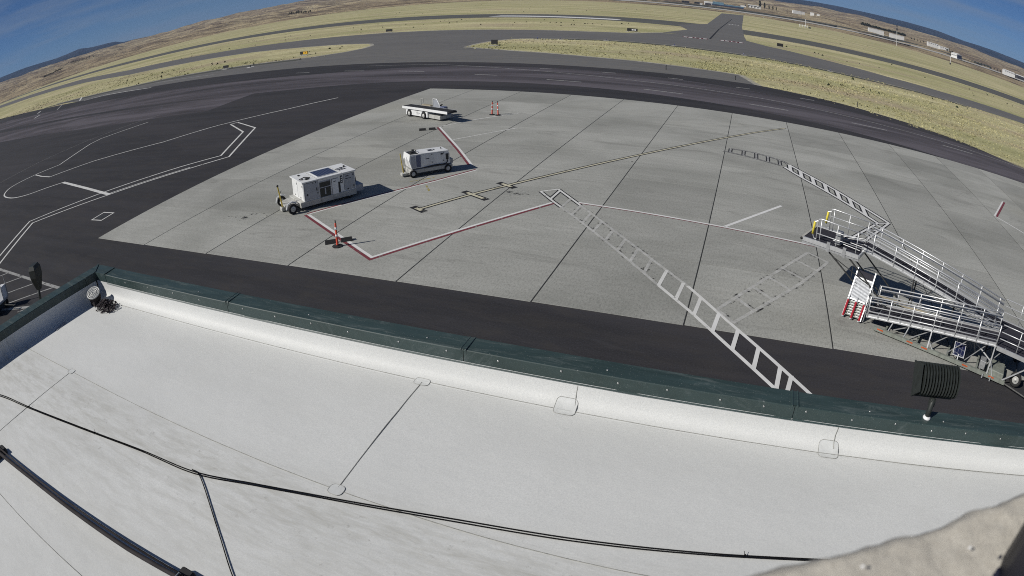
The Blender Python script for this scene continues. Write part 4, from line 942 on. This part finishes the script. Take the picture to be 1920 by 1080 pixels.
rails(-1.0,5.4,.07,zl,[],(.84,)); rails(-.9,5.4,WL-.07,zl,[],(.84,))
flight('upper',UX-.55,5.45,UY,WU,zu)
rails(UX-.5,5.4,UY-.02,zu,[UX+i*DU2 for i in range(0,7)],(HR,.74,.52,.29))
rails(UX-.5,5.4,UY+WU+.02,zu,[UX+.056+i*DU2 for i in range(0,7)],(HR,.74,.52,.29))
rails(UX-.5,5.4,UY+.08,zu,[],(.84,)); rails(UX-.5,5.4,UY+WU-.08,zu,[],(.84,))
for i in range(0,6):
    for y,zf,uu in ((-.03,zl,i*DU-.5),(UY-.02,zu,UX+i*DU2+.5)): m=MB(); m.beam((uu,y,zf(uu)+.02),(uu,y,zf(uu)+.16),.07,.03,(0,1,0)); m.build('stringer_bracket',MAT['alu_dull'],rmp)
# landing beyond the right edge
zd=1.40
m=MB(); m.box(5.47,7.6,-.05,3.05,zd-.05,zd+.02); m.build('landing_deck',MAT['deck'],rmp)
m=MB()
for a,b in (((5.47,-.05),(7.6,-.05)),((7.6,-.05),(7.6,3.05)),((7.6,3.05),(5.47,3.05))): m.beam((a[0],a[1],zd-.03),(b[0],b[1],zd-.03),.06,.18)
m.build('landing_frame',MAT['alu'],rmp)
for h in (1.02,.7,.4): m=MB(); m.tube([(5.5,-.05,zd+h),(7.6,-.05,zd+h),(7.6,3.05,zd+h),(5.5,3.05,zd+h)],.024,6); m.build('handrail',MAT['alu'],rmp,True)
for x,y in ((6.5,-.05),(7.6,-.05),(7.6,1.5),(7.6,3.05),(6.5,3.05)): m=MB(); m.tube([(x,y,zd),(x,y,zd+1.02)],.026,6); m.build('rail_post',MAT['alu'],rmp,True)
# door platform at the high end
pz=zu(UX)+.06; pu0,pu1=UX-3.25,UX-.45; py0,py1=UY-.85,UY+1.25
m=MB(); m.box(pu0,pu1,py0,py1,pz-.05,pz); m.build('platform_deck',MAT['deck'],rmp)
m=MB()
for y in (py0,py1): m.beam((pu0,y,pz-.05),(pu1,y,pz-.05),.07,.18)
m.beam((pu1,py0,pz-.05),(pu1,py1,pz-.05),.07,.16); m.build('platform_frame',MAT['alu'],rmp)
m=MB(); m.beam((pu0,py0,pz-.20),(pu1,py0,pz-.20),.06,.08); m.build('platform_beam',MAT['alu_dull'],rmp)
m=MB(); m.tube([(pu0-.05,py0-.06,pz-.05),(pu0-.05,py1+.05,pz-.05)],.06,10); m.build('door_bumper',MAT['rubber'],rmp,True)
m=MB(); m.beam((pu0-.03,py0,pz+.012),(pu0-.03,py1,pz+.012),.10,.02); m.build('platform_lip',MAT['pad'],rmp)
for y in (py0+.08,py1-.05):
    ps=[(pu0+.62,y,pz),(pu0+.60,y,pz+.85),(pu0+.66,y,pz+1.0),(pu0+.78,y,pz+1.03),(pu1+.1,y,pz+.99)]
    m=MB(); m.tube(ps,.028,7); m.build('platform_handrail',MAT['alu'],rmp,True)
    for h in (.66,.34): m=MB(); m.tube([(pu0+.62,y,pz+h),(pu1+.1,y,pz+h)],.022,6); m.build('rail',MAT['alu'],rmp,True)
    for u in (pu0+.78,pu0+1.6,pu1-.2): m=MB(); m.tube([(u,y,pz-.1),(u,y,pz+1.0)],.024,6); m.build('rail_post',MAT['alu'],rmp,True)
    m=MB(); m.tube([(pu0+.42,y-.02,pz+.28),(pu0+.46,y-.02,pz+.84)],.055,9); m.build('foam_pad',MAT['yellow'],rmp,True)
    m=MB(); m.tube([(pu0+.46,y-.02,pz+.84),(pu0+.60,y,pz+.9)],.02,5); m.tube([(pu0+.42,y-.02,pz+.28),(pu0+.5,y,pz+.1),(pu0+.62,y,pz+.06)],.022,6); m.build('gate_arm',MAT['alu'],rmp)
m=MB(); m.bbox(pu0+1.45,pu0+1.75,UY-.5,UY-.15,pz+.05,pz+.62,.02); m.build('control_box',MAT['alu_dull'],rmp)
m=MB(); rr=random.Random(9)
for k in range(7): y=UY-.3+rr.uniform(-.2,1.3); m.tube([(pu0+1.3,y,pz+.1),(pu1-.1,y+rr.uniform(-.3,.3),pz+rr.uniform(.05,.5))],.02,5)
m.build('folding_gate',MAT['alu_dull'],rmp)
m=MB()
for u in (pu0+1.2,pu0+2.0): m.box(u,u+.16,py0-.05,py0+.02,pz-.28,pz+.16)
m.build('hinge_bracket',MAT['alu_dull'],rmp)
# lift legs from the platform down to the chassis
for (a,b) in (((pu0+1.0,py0+.1,pz-.1),(-.4,.9,.12)),((pu0+2.1,py0+.1,pz-.1),(.4,.9,.12)),((pu0+1.0,py1-.1,pz-.1),(-.6,2.7,.12)),((pu0+2.1,py1-.1,pz-.1),(.4,2.7,.12))):
    m=MB(); m.beam(a,b,.055,.055); m.build('support_leg',MAT['steel_dark'],rmp)
def mixp(a,b,t): return tuple(x+(y-x)*t for x,y in zip(a,b))
A1,B1=(pu0+1.0,py0+.1,pz-.1),(-.4,.9,.12); A2,B2=(pu0+2.1,py0+.1,pz-.1),(.4,.9,.12)
for t0,t1 in ((.15,.45),(.45,.75)): m=MB(); m.beam(mixp(A1,B1,t0),mixp(A2,B2,t1),.03,.03); m.beam(mixp(A2,B2,t0),mixp(A1,B1,t1),.03,.03); m.build('cross_brace',MAT['steel_dark'],rmp)
for i in (0,2,4,6):
    u=UX+i*DU2
    if i: 
        for y in (UY+.05,UY+WU-.05): m=MB(); m.tube([(u,y,.1),(u,y,zu(u))],.035,7); m.build('support_leg',MAT['steel_dark'],rmp)
        m=MB(); m.tube([(u,UY+.05,.3),(u+DU2*.9,UY+.05,zu(u+DU2*.9))],.022,5); m.build('cross_brace',MAT['steel_dark'],rmp)
# chassis beams on the ground with reflectors, posts to the lower flight
m=MB(); m.beam((-.55,-.26,.16),(6.4,-.26,.16),.13,.16); m.build('chassis_beam',MAT['steel_green'],rmp)
m=MB(); m.beam((-.55,2.95,.16),(6.4,2.95,.16),.13,.16); m.build('chassis_beam',MAT['steel_green'],rmp)
for u in (.0,1.6,3.2,4.8,6.3): m=MB(); m.beam((u,-.26,.14),(u,2.95,.14),.09,.09); m.build('cross_member',MAT['steel_green'],rmp)
for u in (-.35,1.15,1.9,4.05,5.5): m=MB(); m.box(u,u+.30,-.332,-.326,.16,.22); m.build('reflector',MAT['amber'],rmp)
for u in (2.18,5.38):
    m=MB(); m.beam((u,-.26,.2),(u,-.06,zl(u)+.02),.06,.06); m.beam((u+.3,-.26,.2),(u+.02,-.16,zl(u)*.55),.04,.04); m.build('support_post',MAT['alu'],rmp)
for u in (.15,.95): m=MB(); m.beam((u,-.20,.2),(u+.12,-.02,zl(u)),.05,.04); m.build('support_post',MAT['alu_dull'],rmp)
m=MB(); m.bbox(5.35,6.25,-.20,.85,.20,.46,.03); m.build('hydraulic_tank',MAT['steel_green'],rmp)
m=MB(); m.bbox(4.9,5.2,.0,.5,.2,.55,.02); m.tube([(5.5,.3,.5),(4.4,.5,1.0)],.04,6); m.tube([(6.2,-.25,.2),(7.3,.2,.9)],.04,6); m.build('hydraulic_ram',MAT['alu_dull'],rmp)
for y in (.15,2.6): wheel(rmp,(6.95,y,.33),(0,-1,0),.33,.22)
m=MB(); m.tube([(6.95,.15,.33),(6.95,2.6,.33)],.05,7); m.tube([(6.3,-.25,.14),(7.6,-.6,.12),(8.4,-.7,.14)],.045,6); m.build('axle',MAT['steel_dark'],rmp)
for u in (5.2,5.62): m=MB(); m.tube([(u,-.36,.20),(u,-.40,.02)],.035,6); m.build('levelling_jack',MAT['alu_dull'],rmp)
for k in range(6):
    u=.3+k*.95; m=MB(); m.beam((u,.1,.2),(u+.9,.1,zl(u+.9)-.02),.035,.035); m.build('under_brace',MAT['alu_dull'],rmp)
    m=MB(); m.beam((u+.45,1.3,.2),(u,1.3,zl(u)-.02),.035,.035); m.build('under_brace',MAT['alu_dull'],rmp)
# small tilted solar panel on the chassis
Ms=Matrix.Translation((3.75,-.05,.30))@Matrix.Rotation(R(8),4,'Z')@Matrix.Rotation(R(48),4,'X')
m=MB(); m.box(-.30,.30,0,.62,0,.03,Ms); p=m.build('solar_panel',MAT['alu'],rmp)
m=MB(); m.box(-.265,.265,.035,.585,.031,.034,Ms); m.build('solar_cells',MAT['solar'],p)
m=MB(); m.tube([(3.75,-.2,.2),(3.75,-.02,.40)],.03,6); m.build('panel_stand',MAT['alu'],rmp)
# folded entry plate at the foot of the lower flight
Mp=Matrix.Translation((-1.72,-.05,.06))@Matrix.Rotation(R(52),4,'X')
m=MB(); m.box(-.42,.42,.82,2.15,-.012,0,Mp); pl=m.build('entry_plate',MAT['plate'],rmp)
for k in range(15): x=-.39+k*.0557; m=MB(); m.box(x-.009,x+.009,.84,2.12,.0,.030,Mp); m.build('plate_rib',MAT['plate2'],pl)
m=MB()
for x in (-.45,.45): m.box(x-.03,x+.03,0,2.25,-.03,.05,Mp)
for y in (.82,1.80): m.box(-.45,.45,y-.03,y+.03,.024,.06,Mp)
m.build('plate_frame',MAT['alu'],rmp)
m=MB(); m.box(-.42,.42,1.86,2.15,.03,.036,Mp); m.build('plate_hinge',MAT['deck'],rmp)
for k in range(6): y=.10+k*.115; m=MB(); m.box(-.42,.42,y,y+.05,-.02,.01,Mp); m.build('entry_slat',MAT['steel_green'],rmp)
for x in (-.42,-.02,.38):
    m=MB(); m.tube([Mp@Vector((x,-.02,.05)),Mp@Vector((x,.74,.05))],.056,8); b=m.build('red_bar',MAT['redp'],rmp)
    m=MB()
    for y in (-.03,.75,.84): m.lathe([(.06,-.02),(.066,0),(.06,.02)],Mp@Vector((x,y,.05)),Mp.to_3x3()@Vector((0,1,0)),8)
    m.tube([Mp@Vector((x,.74,.05)),Mp@Vector((x+.04,.86,.09)),Mp@Vector((x+.02,.94,.05))],.014,5); m.build('bar_fitting',MAT['alu'],b)
m=MB(); m.box(-.44,.44,.15,2.1,-.34,-.10,Mp); m.build('entry_cabinet',MAT['alu_dull'],rmp)
m=MB()
for k in range(22): a=(-1.72+.50,-.05+rr.uniform(0,.9),rr.uniform(.05,1.4)); m.tube([a,(a[0]+rr.uniform(.0,.35),a[1]+rr.uniform(-.2,.3),a[2]+rr.uniform(-.4,.4))],.014,5)
m.tube([(-1.15,-.05,.1),(-1.05,-.03,1.35)],.022,6); m.tube([(-1.05,WL,.1),(-.95,WL,1.4)],.022,6); m.build('linkage',MAT['alu_dull'],rmp,kind='stuff')
# hoses and tan board between the flights
m=MB(); m.add([Vector(v) for v in ((-.9,1.15,1.02),(.3,1.45,1.0),(1.6,1.5,.95),(.6,1.25,.9),(-.9,1.15,.98),(.3,1.45,.96),(1.6,1.5,.91),(.6,1.25,.86))],[(0,1,2,3),(7,6,5,4),(0,4,5,1),(1,5,6,2),(2,6,7,3),(3,7,4,0)]); m.build('tan_board',MAT['tan_tarp'],rmp)
for k in range(5):
    y=1.44+k*.035; m=MB(); m.tube(smooth_path([(-.6+k*.3,y,.9),(.6+k*.3,y+.05,.55+rr.uniform(-.1,.2)),(1.8+k*.4,y,.8),(3.2,y,.6),(4.6,y+.02,.9)],6),.022,5); m.build('hydraulic_hose',MAT['rubber'],rmp)
m=MB(); m.beam((-.6,1.52,.78),(4.8,1.52,1.0),.10,.12); m.build('centre_beam',MAT['steel_green'],rmp)
# ------------------------------------------------------------------ airfield signs and lights
def sign(x,y,w,h,mt,label,marks=None,rz=0):
    t=empty('airfield_sign',(x,y,.03),rz,label,'sign','airfield signs beside the taxiways')
    m=MB(); m.bbox(-w/2-.4,w/2+.4,-.9,.9,0,.04,.01); m.build('concrete_pad',MAT['pad'],t)
    for d in (-w*.35,w*.35): m=MB(); m.tube([(d,0,.03),(d,0,.35)],.05,6); m.build('leg',MAT['steel_dark'],t)
    m=MB(); m.bbox(-w/2,w/2,-.12,.12,.32,.32+h,.03); p=m.build('panel',MAT['sign_b'],t)
    if marks:
        for a,b,c,d,k in marks: m=MB(); m.box(a*w,b*w,-.128,-.122,.32+c*h,.32+d*h); m.build('legend',MAT[k],p)
sign(-54.87,136.2,1.5,1.0,'sign_b','black airfield sign on a pale pad at the left tip of the middle grass island')
sign(-37.7,210,3.4,1.0,'sign_b','wide black airfield sign with white marks in front of the runway stripe',[(-.05,.12,.3,.7,'refl'),(.2,.36,.3,.7,'refl')])
sign(-121.6,203,2.6,.9,'sign_b','black airfield sign at the upper left edge of the grey taxiway')
sign(11.1,228,2.2,1.1,'sign_b','black airfield sign right of the crossing taxiway')
sign(-105.9,133.6,2.6,.8,'sign_y','yellow and black airfield sign on the left grass island',[(-.46,-.14,.1,.9,'sign_b'),(-.10,.46,.08,.92,'sign_y'),(.0,.05,.3,.7,'sign_b'),(.2,.26,.3,.7,'sign_b')])
sign(-124.6,122.5,2.0,.7,'sign_b','black airfield sign at the left edge of the grey shoulder strip')
EL=[(-51.7,156.6,'first'),(-46.4,158.4,'second'),(-35.9,163.0,'third'),(-18.9,164.8,'fourth'),(-1.2,161.6,'fifth'),(20.7,158.6,'sixth')]
for x,y,o_ in EL:
    t=empty('edge_light',(x,y,.015),0,f'{o_} taxiway edge light from the left on its round white pad','edge light','taxiway edge lights along the middle island')
    m=MB(); m.lathe([(.75,0),(.75,.03),(0,.031)],n=16); m.build('pad',MAT['pad'],t)
    m=MB(); m.lathe([(.09,.03),(.06,.06),(.05,.30)],n=8); m.build('stem',MAT['steel_dark'],t)
    m=MB(); m.lathe([(.09,.30),(.10,.38),(.06,.46),(0,.48)],n=8); m.build('lens',MAT['bluelens'],t)
t=empty('light_marker',(-111.6,118.6,.015),0,'small dark marker light on a white patch by the left shoulder strip','edge light')
m=MB(); m.lathe([(1.0,0),(1.0,.03),(0,.031)],n=14); m.build('pad',MAT['white_clean'],t); m=MB(); m.lathe([(.12,.03),(.12,.5),(0,.55)],n=8); m.build('stem',MAT['steel_dark'],t)
# taxi guard post, small
for x,y,lab in ((-13.5,106.5,'short dark marker stake in the middle grass island'),(-2.0,104.2,'short dark marker stake near the right end of the grey pavement'),(17.5,97.5,'short dark marker stake at the edge of the right hand grass')):
    t=empty('marker_stake',(x,y,0),0,lab,'marker','marker stakes in the grass'); m=MB(); m.tube([(0,0,0),(0,0,.75)],.07,6); m.build('stake',MAT['steel_dark'],t); m=MB(); m.lathe([(.08,.6),(.10,.7),(.05,.8),(0,.81)],n=8); m.build('cap',MAT['sign_b'],t)
def at(az,el,d): 
    x,y=d*math.sin(R(az)),d*math.cos(R(az)); return x,y,CAMZ+d*math.tan(R(el))
# poles
t=empty('antenna_tower',(359,1481*.8,0),0,'tall white antenna mast with dark top far out at right','tower'); x,y,z=at(13.6,-.45,1190); t.location=(x,y,terrain(x,y)-2)
H_=1190*math.tan(R(1.92))+2
m=MB()
for k in range(3):
    a=k*2.094; m.tube([(.6*math.cos(a),.6*math.sin(a),0),(.4*math.cos(a),.4*math.sin(a),H_-5)],.17,5)
for k in range(14):
    z=k*(H_-6)/14
    for q in range(3): a=q*2.094; b=(q+1)*2.094; m.tube([(.5*math.cos(a),.5*math.sin(a),z),(.5*math.cos(b),.5*math.sin(b),z+2.4)],.07,4)
m.build('lattice_mast',MAT['bld_white'],t,split=False)
m=MB(); m.bbox(-1.6,1.6,-.5,.5,H_-10,H_-5.5,.2); m.bbox(-1.2,1.2,-.5,.5,H_-3.2,H_,.2); m.tube([(0,0,H_-6),(0,0,H_-2)],.4,6); m.build('antenna_panel',MAT['bld_dark'],t)
x,y,z=at(18.9,-.84,830); t=empty('wind_pole',(x,y,0),0,'short white pole with dark foot in the right hand grass','pole')
m=MB(); m.tube([(0,0,2.2),(0,0,11.5)],.42,7,r2=.25); m.build('pole',MAT['refl'],t); m=MB(); m.bbox(-1.0,1.0,-.8,.8,0,2.4,.1); m.build('cabinet',MAT['bld_dark'],t)
x,y,z=at(4.9,-.80,860); t=empty('antenna_array',(x,y,0),0,'white antenna array on short posts in the far grass','antenna array')
for k in range(6): m=MB(); m.tube([(-6+k*2.2,0,0),(-6+k*2.2,0,3.2)],.22,5); m.bbox(-6.4+k*2.2,-5.6+k*2.2,-.3,.3,2.2,3.6,.1); m.build('element',MAT['refl'],t)
m=MB(); m.tube([(-6,0,2.4),(5.4,0,2.4)],.16,5); m.build('cross_bar',MAT['refl'],t)
m=MB(); m.tube([(2.4,2,0),(2.4,2,12)],.28,6); m.build('mast',MAT['refl'],t)
m=MB(); m.bbox(6.5,9.5,-1,1,0,2.0,.1); m.build('equipment_hut',MAT['bld_dark'],t)
# ------------------------------------------------------------------ far buildings
def hangar(az,el,w,d,h,mt,label,yaw=0,roof='bld_white',pitch=.12,doors=0,wins=0,side=None,dist=None,name='hangar'):
    if dist: x,y,z=at(az,el,dist); z=min(z,terrain(x,y)) if False else z
    else: x,y,z=place(az,el,1000,4200)
    t=empty(name,(x,y,z),R(-az+yaw),label,'building','buildings beyond the airfield')
    m=MB(); m.box(-w/2,w/2,-d/2,d/2,-14,h); m.build('wall',MAT[mt],t)
    m=MB(); o=.6; rz=h+d*pitch; vs=[(-w/2-o,-d/2-o,h),(w/2+o,-d/2-o,h),(w/2+o,0,rz),(-w/2-o,0,rz),(-w/2-o,d/2+o,h),(w/2+o,d/2+o,h)]
    m.add(vs,[(0,1,2,3),(3,2,5,4),(0,3,4),(1,5,2),(0,4,5,1)]); m.build('roof',MAT[roof],t)
    for k in range(doors): ww=w/doors; m=MB(); m.box(-w/2+k*ww+ww*.12,-w/2+(k+1)*ww-ww*.12,-d/2-.25,-d/2-.02,0,h*.72); m.build('door',MAT['bld_dark'],t)
    for k in range(wins): ww=w/wins; m=MB(); m.box(-w/2+k*ww+ww*.25,-w/2+(k+1)*ww-ww*.25,-d/2-.2,-d/2-.02,h*.45,h*.75); m.build('window',MAT['glassd'],t)
    if side: m=MB(); m.box(w/2-.02+.03,w/2+.3,-d/2+1,d/2-1,0,h*.85); m.build('side_shade',MAT[side],t)  # dark panel over the wall, colouring it as the shaded side
    return t
t=hangar(-1.9,-.24,92,30,11,'bld_blue','long dark blue airport building behind the crossing taxiway',0,'bld_teal',.10,doors=4,wins=0,dist=1900)
m=MB(); m.box(-44,-12,-6,6,11,19); m.build('upper_storey',MAT['bld_teal'],t)
hangar(-3.62,-.10,24,18,10,'bld_white','white block at the left end of the blue airport building',0,doors=1,dist=1900)
hangar(-4.6,-.12,16,12,6,'bld_dark','low dark shed left of the white block',0,'bld_dark',wins=3,dist=1920)
hangar(-5.6,-.12,22,12,6,'bld_dark','low dark shed farthest left in the airport building row',0,'bld_dark',wins=3,dist=1940)
hangar(-4.25,-.18,7,8,6,'bld_white','small white hut between the dark sheds and the white block',0,dist=1850)
hangar(-.55,.12,18,10,6,'bld_white','small white house right of the blue airport building',0,dist=2150)
hangar(.45,.30,46,14,6,'bld_white','long low white shed by the dark trees right of the blue building',0,dist=2300,wins=4)
hangar(19.5,-.06,22,24,10,'bld_white','big white hangar with a dark side near the right edge',-38,doors=0,wins=3,side='bld_blue',dist=1700)
hangar(17.1,.46,46,16,5.5,'bld_white','left white shed of the row behind the antenna mast',20,wins=5,dist=2400)
hangar(18.2,.40,40,16,5.5,'bld_white','right white shed of the row behind the antenna mast',20,wins=4,dist=2380)
hangar(24.9,.18,40,20,6,'bld_white','white sheds at the right edge of the picture',24,wins=5,dist=1900)
hangar(26.2,.15,36,20,6,'bld_dark','dark open shed at the far right edge of the picture',24,doors=5,dist=1900)
hangar(4.4,.46,50,16,6,'bld_white','long white roofed shed left of the white farm house',18,dist=2600)
hangar(5.65,.50,16,14,9,'bld_white','small white farm house with trees',0,dist=2600)
hangar(6.2,.52,12,10,7,'bld_white','tiny white farm shed right of the white farm house',0,dist=2620)
hangar(11.6,.40,60,10,2.2,'bld_white','low pale shed in front of the left half of the dark tree row',18,dist=2250)
hangar(13.6,.38,56,10,2.2,'bld_white','low pale shed in front of the right half of the dark tree row',18,dist=2250)
# ------------------------------------------------------------------ trees
def make_tree(seed,kind):
    rd=random.Random(seed); t=empty('tree'); 
    m=MB(); m.tube([(0,0,-1),(.1,0,1.5),(0,.1,4)],.35,6,r2=.15); m.tube([(0,0,2),(1,.3,4.2)],.14,5); m.tube([(0,0,2.2),(-.8,-.5,4.4)],.12,5); m.build('trunk',MAT['bark'],t)
    m=MB()
    for k in range(230):
        a=rd.uniform(0,6.283); z=rd.uniform(0,1); rr=(math.sin(math.pi*min(1,z*.9+.1))**.7)*rd.uniform(.35,1)*(1.0 if kind==0 else .45)
        c=Vector((2.8*rr*math.cos(a),2.8*rr*math.sin(a),2.0+z*(5.5 if kind==0 else 8)))
        s=rd.uniform(.35,.75); v=[c+Vector((rd.gauss(0,s),rd.gauss(0,s),rd.gauss(0,s*.8))) for _ in range(3)]
        m.add(v,[(0,1,2)])
    m.build('crown',MAT['foliage'],t,split=False); return t
protos=[make_tree(1,0),make_tree(2,0),make_tree(3,1)]; used=[False]*3
def tree(az,el,k,s,label,group,dist=None):
    if dist: x,y,z=at(az,el,dist)
    else: x,y,z=place(az,el,1000,4800)
    o=protos[k] if not used[k] else copy_tree(protos[k]); used[k]=True
    o.location=(x,y,z-.3); o.scale=(s,s,s*random.uniform(.85,1.2)); o.rotation_euler=(0,0,random.uniform(0,6)); tag(o,label,'tree',group)
rt=random.Random(11)
for i in range(16): tree(-63.1+i*.125,.10+i*.009+rt.uniform(-.01,.01),rt.choice((0,1)),rt.uniform(.9,1.3),'dark tree in the lower left tree row on the far left hills','lower left tree row',None)
for i in range(26): tree(-60.9+i*.125,.58-i*.004+rt.uniform(-.02,.02),rt.choice((0,1,1)),rt.uniform(.7,1.2),'dark tree in the upper tree row on the far left hills','upper left tree row',None)
for i in range(18): tree(-60.1+i*.14,.42+rt.uniform(-.05,.04),rt.choice((0,2)),rt.uniform(.6,1.0),'dark tree below the upper tree row on the far left hills','scattered left trees',None)
for i in range(14): tree(-39.7+i*.15,-.12-i*.006+rt.uniform(-.01,.02),rt.choice((0,1)),rt.uniform(.6,1.1),'dark tree in the farm clump left of the top centre','farm clump trees',None)
for az,s,lab in ((.95,1.6,'tallest dark tree beside the long low white shed'),(1.35,1.2,'second dark tree right of the long low white shed'),(1.75,.9,'third dark tree right of the long low white shed'),(2.1,1.0,'fourth dark tree right of the long low white shed'),(2.4,.8,'rightmost dark tree right of the long low white shed')): tree(az,.30,2,s*1.6,lab,'trees right of the blue building',2200)
for i in range(5): tree(-.35+i*.28,.20,i%2,1.1,'dark tree behind the roof of the blue airport building','trees behind the blue building',2250)
for i in range(7): tree(18.55+i*.19,.22-.02*i,rt.choice((0,1,2)),1.2,'dark tree behind the big white hangar at right','trees behind the white hangar',2000)
for i in range(5): tree(15.0+i*.3,.40,rt.choice((0,1)),.8,'dark tree between the dark sheds and the white shed row','trees by the white shed row',2300)
for i in range(9): tree(21.4+i*.33,.02+rt.uniform(-.02,.03),rt.choice((0,1)),.7,'low dark tree along the road right of the big white hangar','roadside trees at right',1800)
for k,o in enumerate(protos):
    if not used[k]:
        for c in list(o.children): bpy.data.objects.remove(c)
        bpy.data.objects.remove(o)
for i in range(44): tree(10.2+i*.098,.52-.0012*i+rt.uniform(-.01,.01),rt.choice((0,1)),rt.uniform(1.2,1.7),'dark tree in the long tree row below the right hand hills','long right tree row',2320)
# utility poles
for i,az in enumerate((3.4,4.65,6.9,7.9,9.1)):
    x,y,z=at(az,.28,1700); t=empty('utility_pole',(x,y,z-4),R(-az),('first','second','third','fourth','fifth')[i]+' thin utility pole from the left below the right hand hills','pole','utility poles below the hills')
    m=MB(); m.tube([(0,0,0),(0,0,15)],.22,5); m.build('post',MAT['bark'],t); m=MB(); m.box(-1.6,1.6,-.15,.15,13.4,13.8); m.build('crossarm',MAT['bark'],t)
# ------------------------------------------------------------------ haze
m=MB(); m.box(-15000,15000,-15000,15000,-80,520); hz=m.build('haze',None,kind='stuff'); hz['label']='thin even haze over the whole airfield'
hm=bpy.data.materials.new('haze'); hm.use_nodes=True; ht=hm.node_tree; ht.nodes.clear(); ho=ht.nodes.new('ShaderNodeOutputMaterial'); hv=ht.nodes.new('ShaderNodeVolumePrincipled')
hv.inputs['Color'].default_value=(.34,.50,.84,1); hv.inputs['Density'].default_value=3.8e-5; hv.inputs['Anisotropy'].default_value=0.0; ht.links.new(hv.outputs[0],ho.inputs['Volume']); hz.data.materials.append(hm)
